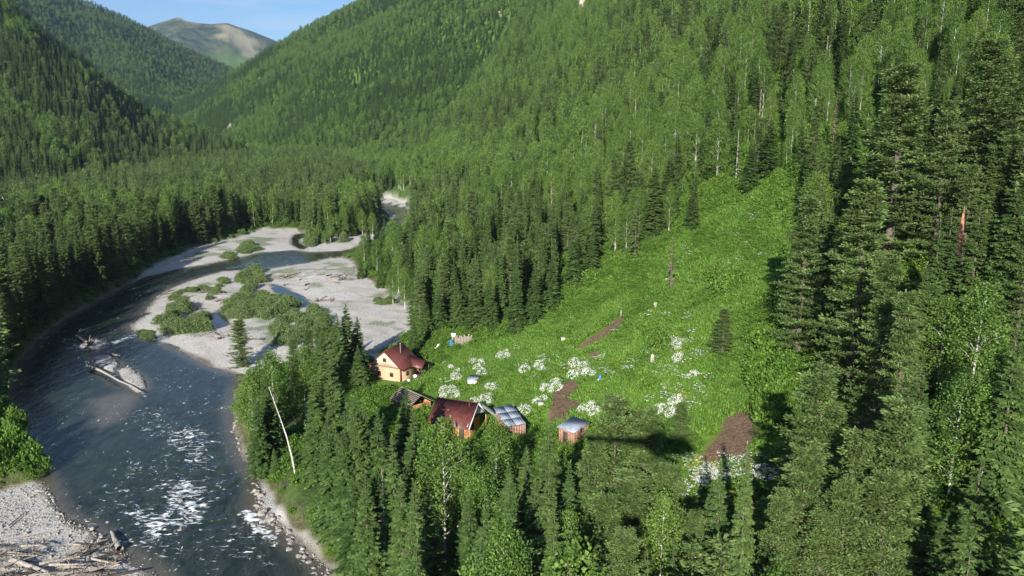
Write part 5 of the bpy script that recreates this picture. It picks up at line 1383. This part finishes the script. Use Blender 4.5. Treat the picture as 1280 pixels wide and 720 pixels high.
# --- ground cover nobody could count
def in_img(pl, n, seed):
    rr = np.random.RandomState(seed); pl = np.array(pl); lo, hi = pl.min(0), pl.max(0)
    P = rr.uniform(lo, hi, (n, 2)); return P[sdf(P[:, 0], P[:, 1], pl) < 0], rr
P, rr = in_img(MEADOW[0], 95000, 3)
grow = MEADOW[0]
sl_ = usdf(P[:, 0], P[:, 1], SOIL); den = fbm(P[:, 0] / 6, P[:, 1] / 6, 201, 3)
ok = (sl_ > rr.normal(.9, .5, len(P))) & (rr.rand(len(P)) < .75 + den)
for (px_, py_, ra_, _z) in PADS: ok &= np.hypot(P[:, 0] - px_, P[:, 1] - py_) > ra_ * .78
P = P[ok]; n = len(P); z = terrain(P[:, 0], P[:, 1]); hgt = np.clip(.55 + .9 * fbm(P[:, 0] / 8, P[:, 1] / 8, 203, 3) + rr.normal(0, .15, n), .2, 1.6)
sc = rr.uniform(.8, 1.5, n)
scatter('meadow_grass', np.stack([P[:, 0], P[:, 1], z - .05], -1), np.stack([sc, sc, hgt], -1), np.stack([0 * sc, 0 * sc, rr.uniform(0, 6.28, n)], -1), rr.randint(0, 5, n), SHAPES['grasstuft'])
# wildflowers: loose drifts
pts = []
for (u, v, su, sv, n) in ((690, 470, 60, 26, 12), (620, 470, 50, 25, 12), (850, 440, 18, 26, 42), (845, 505, 14, 10, 26), (905, 598, 34, 9, 75), (885, 612, 18, 14, 40), (780, 440, 60, 30, 12), (760, 470, 20, 12, 8), (900, 300, 50, 40, 22), (935, 590, 26, 8, 30)):
    for i in range(n):
        q = march(np.clip(rr.normal(u, su), 520, 1000), np.clip(rr.normal(v, sv), 240, 660), 60, 330, 220)
        if q is not None and usdf(q[:1], q[1:2], SOIL)[0] > .3: pts.append(q)
pts = np.array(pts); n = len(pts); sc = rr.uniform(.7, 1.3, n)
pts[:, 2] = terrain(pts[:, 0], pts[:, 1])
scatter('wildflowers', pts, np.stack([sc, sc, sc * .9], -1), np.stack([0 * sc, 0 * sc, rr.uniform(0, 6, n)], -1), rr.randint(0, 4, n), SHAPES['umbel'])
# undergrowth at the wood's edge and among the trees of the slope
rr = np.random.RandomState(8)
X = rr.uniform(-160, 190, 52000); Y = rr.uniform(50, 430, 52000)
dd = foot_dist(X, Y); dw = usdf(X, Y, WATER); dg = usdf(X, Y, GRAVEL); dm = usdf(X, Y, MEADOW)
ok = (dw > 1.6) & (dg > 1.8) & ((dm > -2 - 5 * np.abs(fbm(X / 12, Y / 12, 77, 2))) | ((fbm(X / 10, Y / 10, 79, 3) > .12) & (rr.rand(len(X)) < .45))) & (np.abs(np.arctan2(X, Y)) < .85) & (rr.rand(len(X)) < np.where((dm < 14) | (dd > 25), .8, .35))
for (px_, py_, ra_, _z) in PADS: ok &= np.hypot(X - px_, Y - py_) > ra_ * .95
ok &= ~((usdf(X, Y, SOIL) < 1.5))
X, Y = X[ok], Y[ok]; n = len(X); z = terrain(X, Y)
w = rr.uniform(.8, 2.0, n) * np.where(usdf(X, Y, MEADOW) < -4, .6, 1); hh = w * rr.uniform(.5, 1.0, n)
q = proj(np.stack([X, Y, z + hh], -1)); ok = ~px_in(q[:, :2], [np.array([(463, 440), (520, 440), (522, 478), (463, 478)], float), np.array([(560, 505), (665, 505), (665, 552), (560, 552)], float)])
X, Y, z, w, hh = X[ok], Y[ok], z[ok], w[ok], hh[ok]; n = len(X)
LOW = []
for i in range(3):
    g = Geo(); bush(g, np.random.RandomState(900 + i), 1.0, 1.0, 40, 18, size=.22); LOW.append(g.mesh('low_bush', [M['bush']]))
scatter('undergrowth', np.stack([X, Y, z - .1], -1), np.stack([w, w, hh], -1), np.stack([0 * w, 0 * w, rr.uniform(0, 6, n)], -1), rr.randint(0, 3, n), LOW)
print('undergrowth', n)
# clods of the dug beds
cl = []
rr = np.random.RandomState(19)
for sp in SOIL:
    lo, hi = sp.min(0) - 1, sp.max(0) + 1; A_ = (hi[0] - lo[0]) * (hi[1] - lo[1]); P = rr.uniform(lo, hi, (int(A_ * 14), 2)); dS = sdf(P[:, 0], P[:, 1], sp)
    P = P[(dS < .25 + rr.normal(0, .4, len(P))) & (np.sin((P[:, 0] * .35 + P[:, 1] * .94) * 5.2) > -.35)]; cl.append(P)
P = np.concatenate(cl); n = len(P); sc = rr.gamma(3, .05, n) + .08
g = Geo(); blob(g, 1, .9, .7, 90, .4, 8); M['soil'] = mat('dug_soil', (0.075, 0.048, 0.032), (0.15, 0.10, 0.066), 0.95, 0.1)
scatter('soil_clods', np.stack([P[:, 0], P[:, 1], terrain(P[:, 0], P[:, 1])], -1), np.stack([sc, sc, sc], -1), rr.uniform(0, 3, (n, 3)), np.zeros(n), [g.mesh('clod', [M['soil']])])
# pebbles
rr = np.random.RandomState(9)
PEB = []
for i in range(3):
    g = Geo(); blob(g, 1, .8, .6, 70 + i, .3, 8); PEB.append(g.mesh('pebble', [M['stone']]))
pts = []
for poly, n in ((GRAVEL[4], 14000), (GRAVEL[0], 9000), (GRAVEL[6], 3000), (ISLES[1], 300), (ISLES[0], 200)):
    lo, hi = poly.min(0), poly.max(0); P = rr.uniform(lo, hi, (n, 2)); P = P[(sdf(P[:, 0], P[:, 1], poly) < .5)]; pts.append(P)
P = np.concatenate(pts); z = terrain(P[:, 0], P[:, 1]); ok = z > zw(P[:, 1]) - .15; P = P[ok]; z = z[ok]; n = len(P); sc = rr.gamma(3, .06, n) + .08
scatter('river_pebbles', np.stack([P[:, 0], P[:, 1], z], -1), np.stack([sc, sc, sc], -1), rr.uniform(0, 3, (n, 3)), rr.randint(0, 3, n), PEB)

# --- the helicopter whose shadow lies on the pines
def helicopter():
    s = ray(838, 557); s = s / np.linalg.norm(s)
    o = thing('helicopter', 'dark helicopter in flight, shown only by its shadow on the pines', 'helicopter', CAM - s * 16 + np.array([-.3, 0, -.2]), math.radians(-3)); o.scale = (1.3, 1.3, 1.3)
    def body(g):
        xs = np.array([3.15, 3.0, 2.5, 1.7, .8, -.2, -1.2, -2.0, -2.5]); rz = np.array([.06, .45, .85, 1.15, 1.25, 1.25, 1.05, .65, .35]); ry = np.array([.05, .35, .6, .75, .8, .8, .7, .42, .2]); zc = np.array([-.25, -.22, -.1, 0, .05, .08, .2, .4, .5])
        n = 16; th = np.linspace(0, 2 * math.pi, n, endpoint=False)
        v = np.stack([np.repeat(xs, n), (ry[:, None] * np.cos(th)).ravel(), (zc[:, None] + rz[:, None] * np.sin(th)).ravel()], -1)
        i = np.arange(len(xs) - 1)[:, None] * n + np.arange(n)[None]; j = np.arange(len(xs) - 1)[:, None] * n + (np.arange(n)[None] + 1) % n
        g.add(v, np.stack([i, i + n, j + n, j], -1).reshape(-1, 4))
    part('fuselage', body, 'helipaint', o)
    part('engine_cowl', lambda g: blob(g, 2.6, 1.1, .9, 3, .02, 18), 'helipaint', o).location = (-.6, 0, 1.05)
    part('tail_boom', lambda g: g.tube([(-2.2, 0, .5), (-5, 0, .62), (-9.3, 0, .75)], [.46, .36, .26], 10), 'helipaint', o)
    part('tail_fin', lambda g: hexa(g, [(-8.6, -.04, .6), (-9.3, -.04, .6), (-9.3, .04, .6), (-8.6, .04, .6)], [(-9.3, -.03, 1.9), (-9.8, -.03, 1.9), (-9.8, .03, 1.9), (-9.3, .03, 1.9)]), 'helipaint', o)
    part('stabiliser', lambda g: box(g, -7.4, -6.8, -1.1, 1.1, .62, .68), 'helipaint', o)
    part('rotor_mast', lambda g: g.tube([(-.3, 0, 1.2), (-.3, 0, 2.05)], [.12, .1], 8), 'steel', o)
    for k in range(3):
        a = math.radians(78 + 120 * k)
        part('rotor_blade', lambda g: beam(g, (-.3 + .2 * math.cos(a), .2 * math.sin(a), 2.0), (-.3 + 5.3 * math.cos(a), 5.3 * math.sin(a), 2.1), .34, .04), 'helipaint', o)
    for sgn in (-1, 1):
        part('skid', lambda g: (g.tube([(2.3, sgn * 1.05, -1.15), (1.9, sgn * 1.05, -1.4), (-1.6, sgn * 1.05, -1.4)], [.06, .06, .06], 6), g.tube([(1.1, sgn * .5, -.6), (1.1, sgn * 1.05, -1.38)], [.06, .06], 6), g.tube([(-1.0, sgn * .5, -.5), (-1.0, sgn * 1.05, -1.38)], [.06, .06], 6)), 'steel', o)
    part('tail_rotor', lambda g: (beam(g, (-9.2, .22, .0), (-9.2, .22, 1.6), .14, .03, up=(1, 0, 0))), 'helipaint', o)
helicopter()
#ENDDETAIL

# ------------------------------------------------------------------ air
hg = Geo(); box(hg, -9600, 9600, -9600, 9600, -12, 1500)
hm = bpy.data.materials.new('valley_haze'); hm.use_nodes = True; hm.node_tree.nodes.clear()
pv = hm.node_tree.nodes.new('ShaderNodeVolumePrincipled'); ho = hm.node_tree.nodes.new('ShaderNodeOutputMaterial')
pv.inputs['Color'].default_value = (0.52, 0.72, 1.0, 1); pv.inputs['Density'].default_value = 5.0e-5; pv.inputs['Anisotropy'].default_value = 0.25
hm.node_tree.links.new(pv.outputs[0], ho.inputs['Volume'])
tag(link('haze', hg.mesh('haze', [hm])), kind='stuff')

# ------------------------------------------------------------------ light
sd = ray(838, 557); sd = sd / np.linalg.norm(sd)
sl = bpy.data.lights.new('sun', 'SUN'); sl.energy = 4.9; sl.angle = math.radians(0.5); sl.color = (1.0, 0.95, 0.86)
so = bpy.data.objects.new('sun', sl); C.objects.link(so)
so.rotation_mode = 'QUATERNION'; so.rotation_quaternion = Vector(sd).to_track_quat('-Z', 'Y')
so.location = (-40, -200, 300)
wd = bpy.data.worlds.new('World'); SC.world = wd; wd.use_nodes = True
nt = wd.node_tree; nt.nodes.clear()
wo = nt.nodes.new('ShaderNodeOutputWorld'); bg = nt.nodes.new('ShaderNodeBackground'); sk = nt.nodes.new('ShaderNodeTexSky')
sk.sky_type = 'NISHITA'; sk.sun_disc = False
sk.sun_elevation = math.asin(-sd[2]); sk.sun_rotation = math.atan2(-sd[0], -sd[1])
sk.air_density = 1.0; sk.dust_density = 0.6; sk.ozone_density = 1.5; sk.altitude = 600
bg.inputs[1].default_value = 0.05
tint = nt.nodes.new('ShaderNodeMix'); tint.data_type = 'RGBA'; tint.blend_type = 'MULTIPLY'; tint.inputs[0].default_value = 1; tint.inputs[7].default_value = (0.70, 0.92, 1.22, 1)
nt.links.new(sk.outputs[0], tint.inputs[6])
tc = nt.nodes.new('ShaderNodeTexCoord'); mp = nt.nodes.new('ShaderNodeMapping'); mp.inputs['Scale'].default_value = (2.0, 2.0, 14.0); mp.inputs['Rotation'].default_value = (0.1, 0.12, 0)
cn = nt.nodes.new('ShaderNodeTexNoise'); cn.inputs['Scale'].default_value = 2.2; cn.inputs['Detail'].default_value = 6
cr = nt.nodes.new('ShaderNodeMapRange'); cr.inputs[1].default_value = 0.5; cr.inputs[2].default_value = 0.78; cr.inputs[4].default_value = 0.55
cm = nt.nodes.new('ShaderNodeMix'); cm.data_type = 'RGBA'; cm.inputs[7].default_value = (8.5, 9.0, 9.6, 1)
nt.links.new(tc.outputs['Generated'], mp.inputs[0]); nt.links.new(mp.outputs[0], cn.inputs['Vector']); nt.links.new(cn.outputs['Fac'], cr.inputs[0])
nt.links.new(cr.outputs[0], cm.inputs[0]); nt.links.new(tint.outputs[2], cm.inputs[6]); nt.links.new(cm.outputs[2], bg.inputs[0]); nt.links.new(bg.outputs[0], wo.inputs[0])

SC.view_settings.view_transform = 'Standard'; SC.view_settings.look = 'None'
SC.view_settings.exposure = 1.22; SC.view_settings.gamma = 1.0; SC.view_settings.use_curve_mapping = False
SC.render.engine = 'CYCLES'
SC.cycles.max_bounces = 6; SC.cycles.diffuse_bounces = 2; SC.cycles.glossy_bounces = 3; SC.cycles.transparent_max_bounces = 8
SC.cycles.use_denoising = True
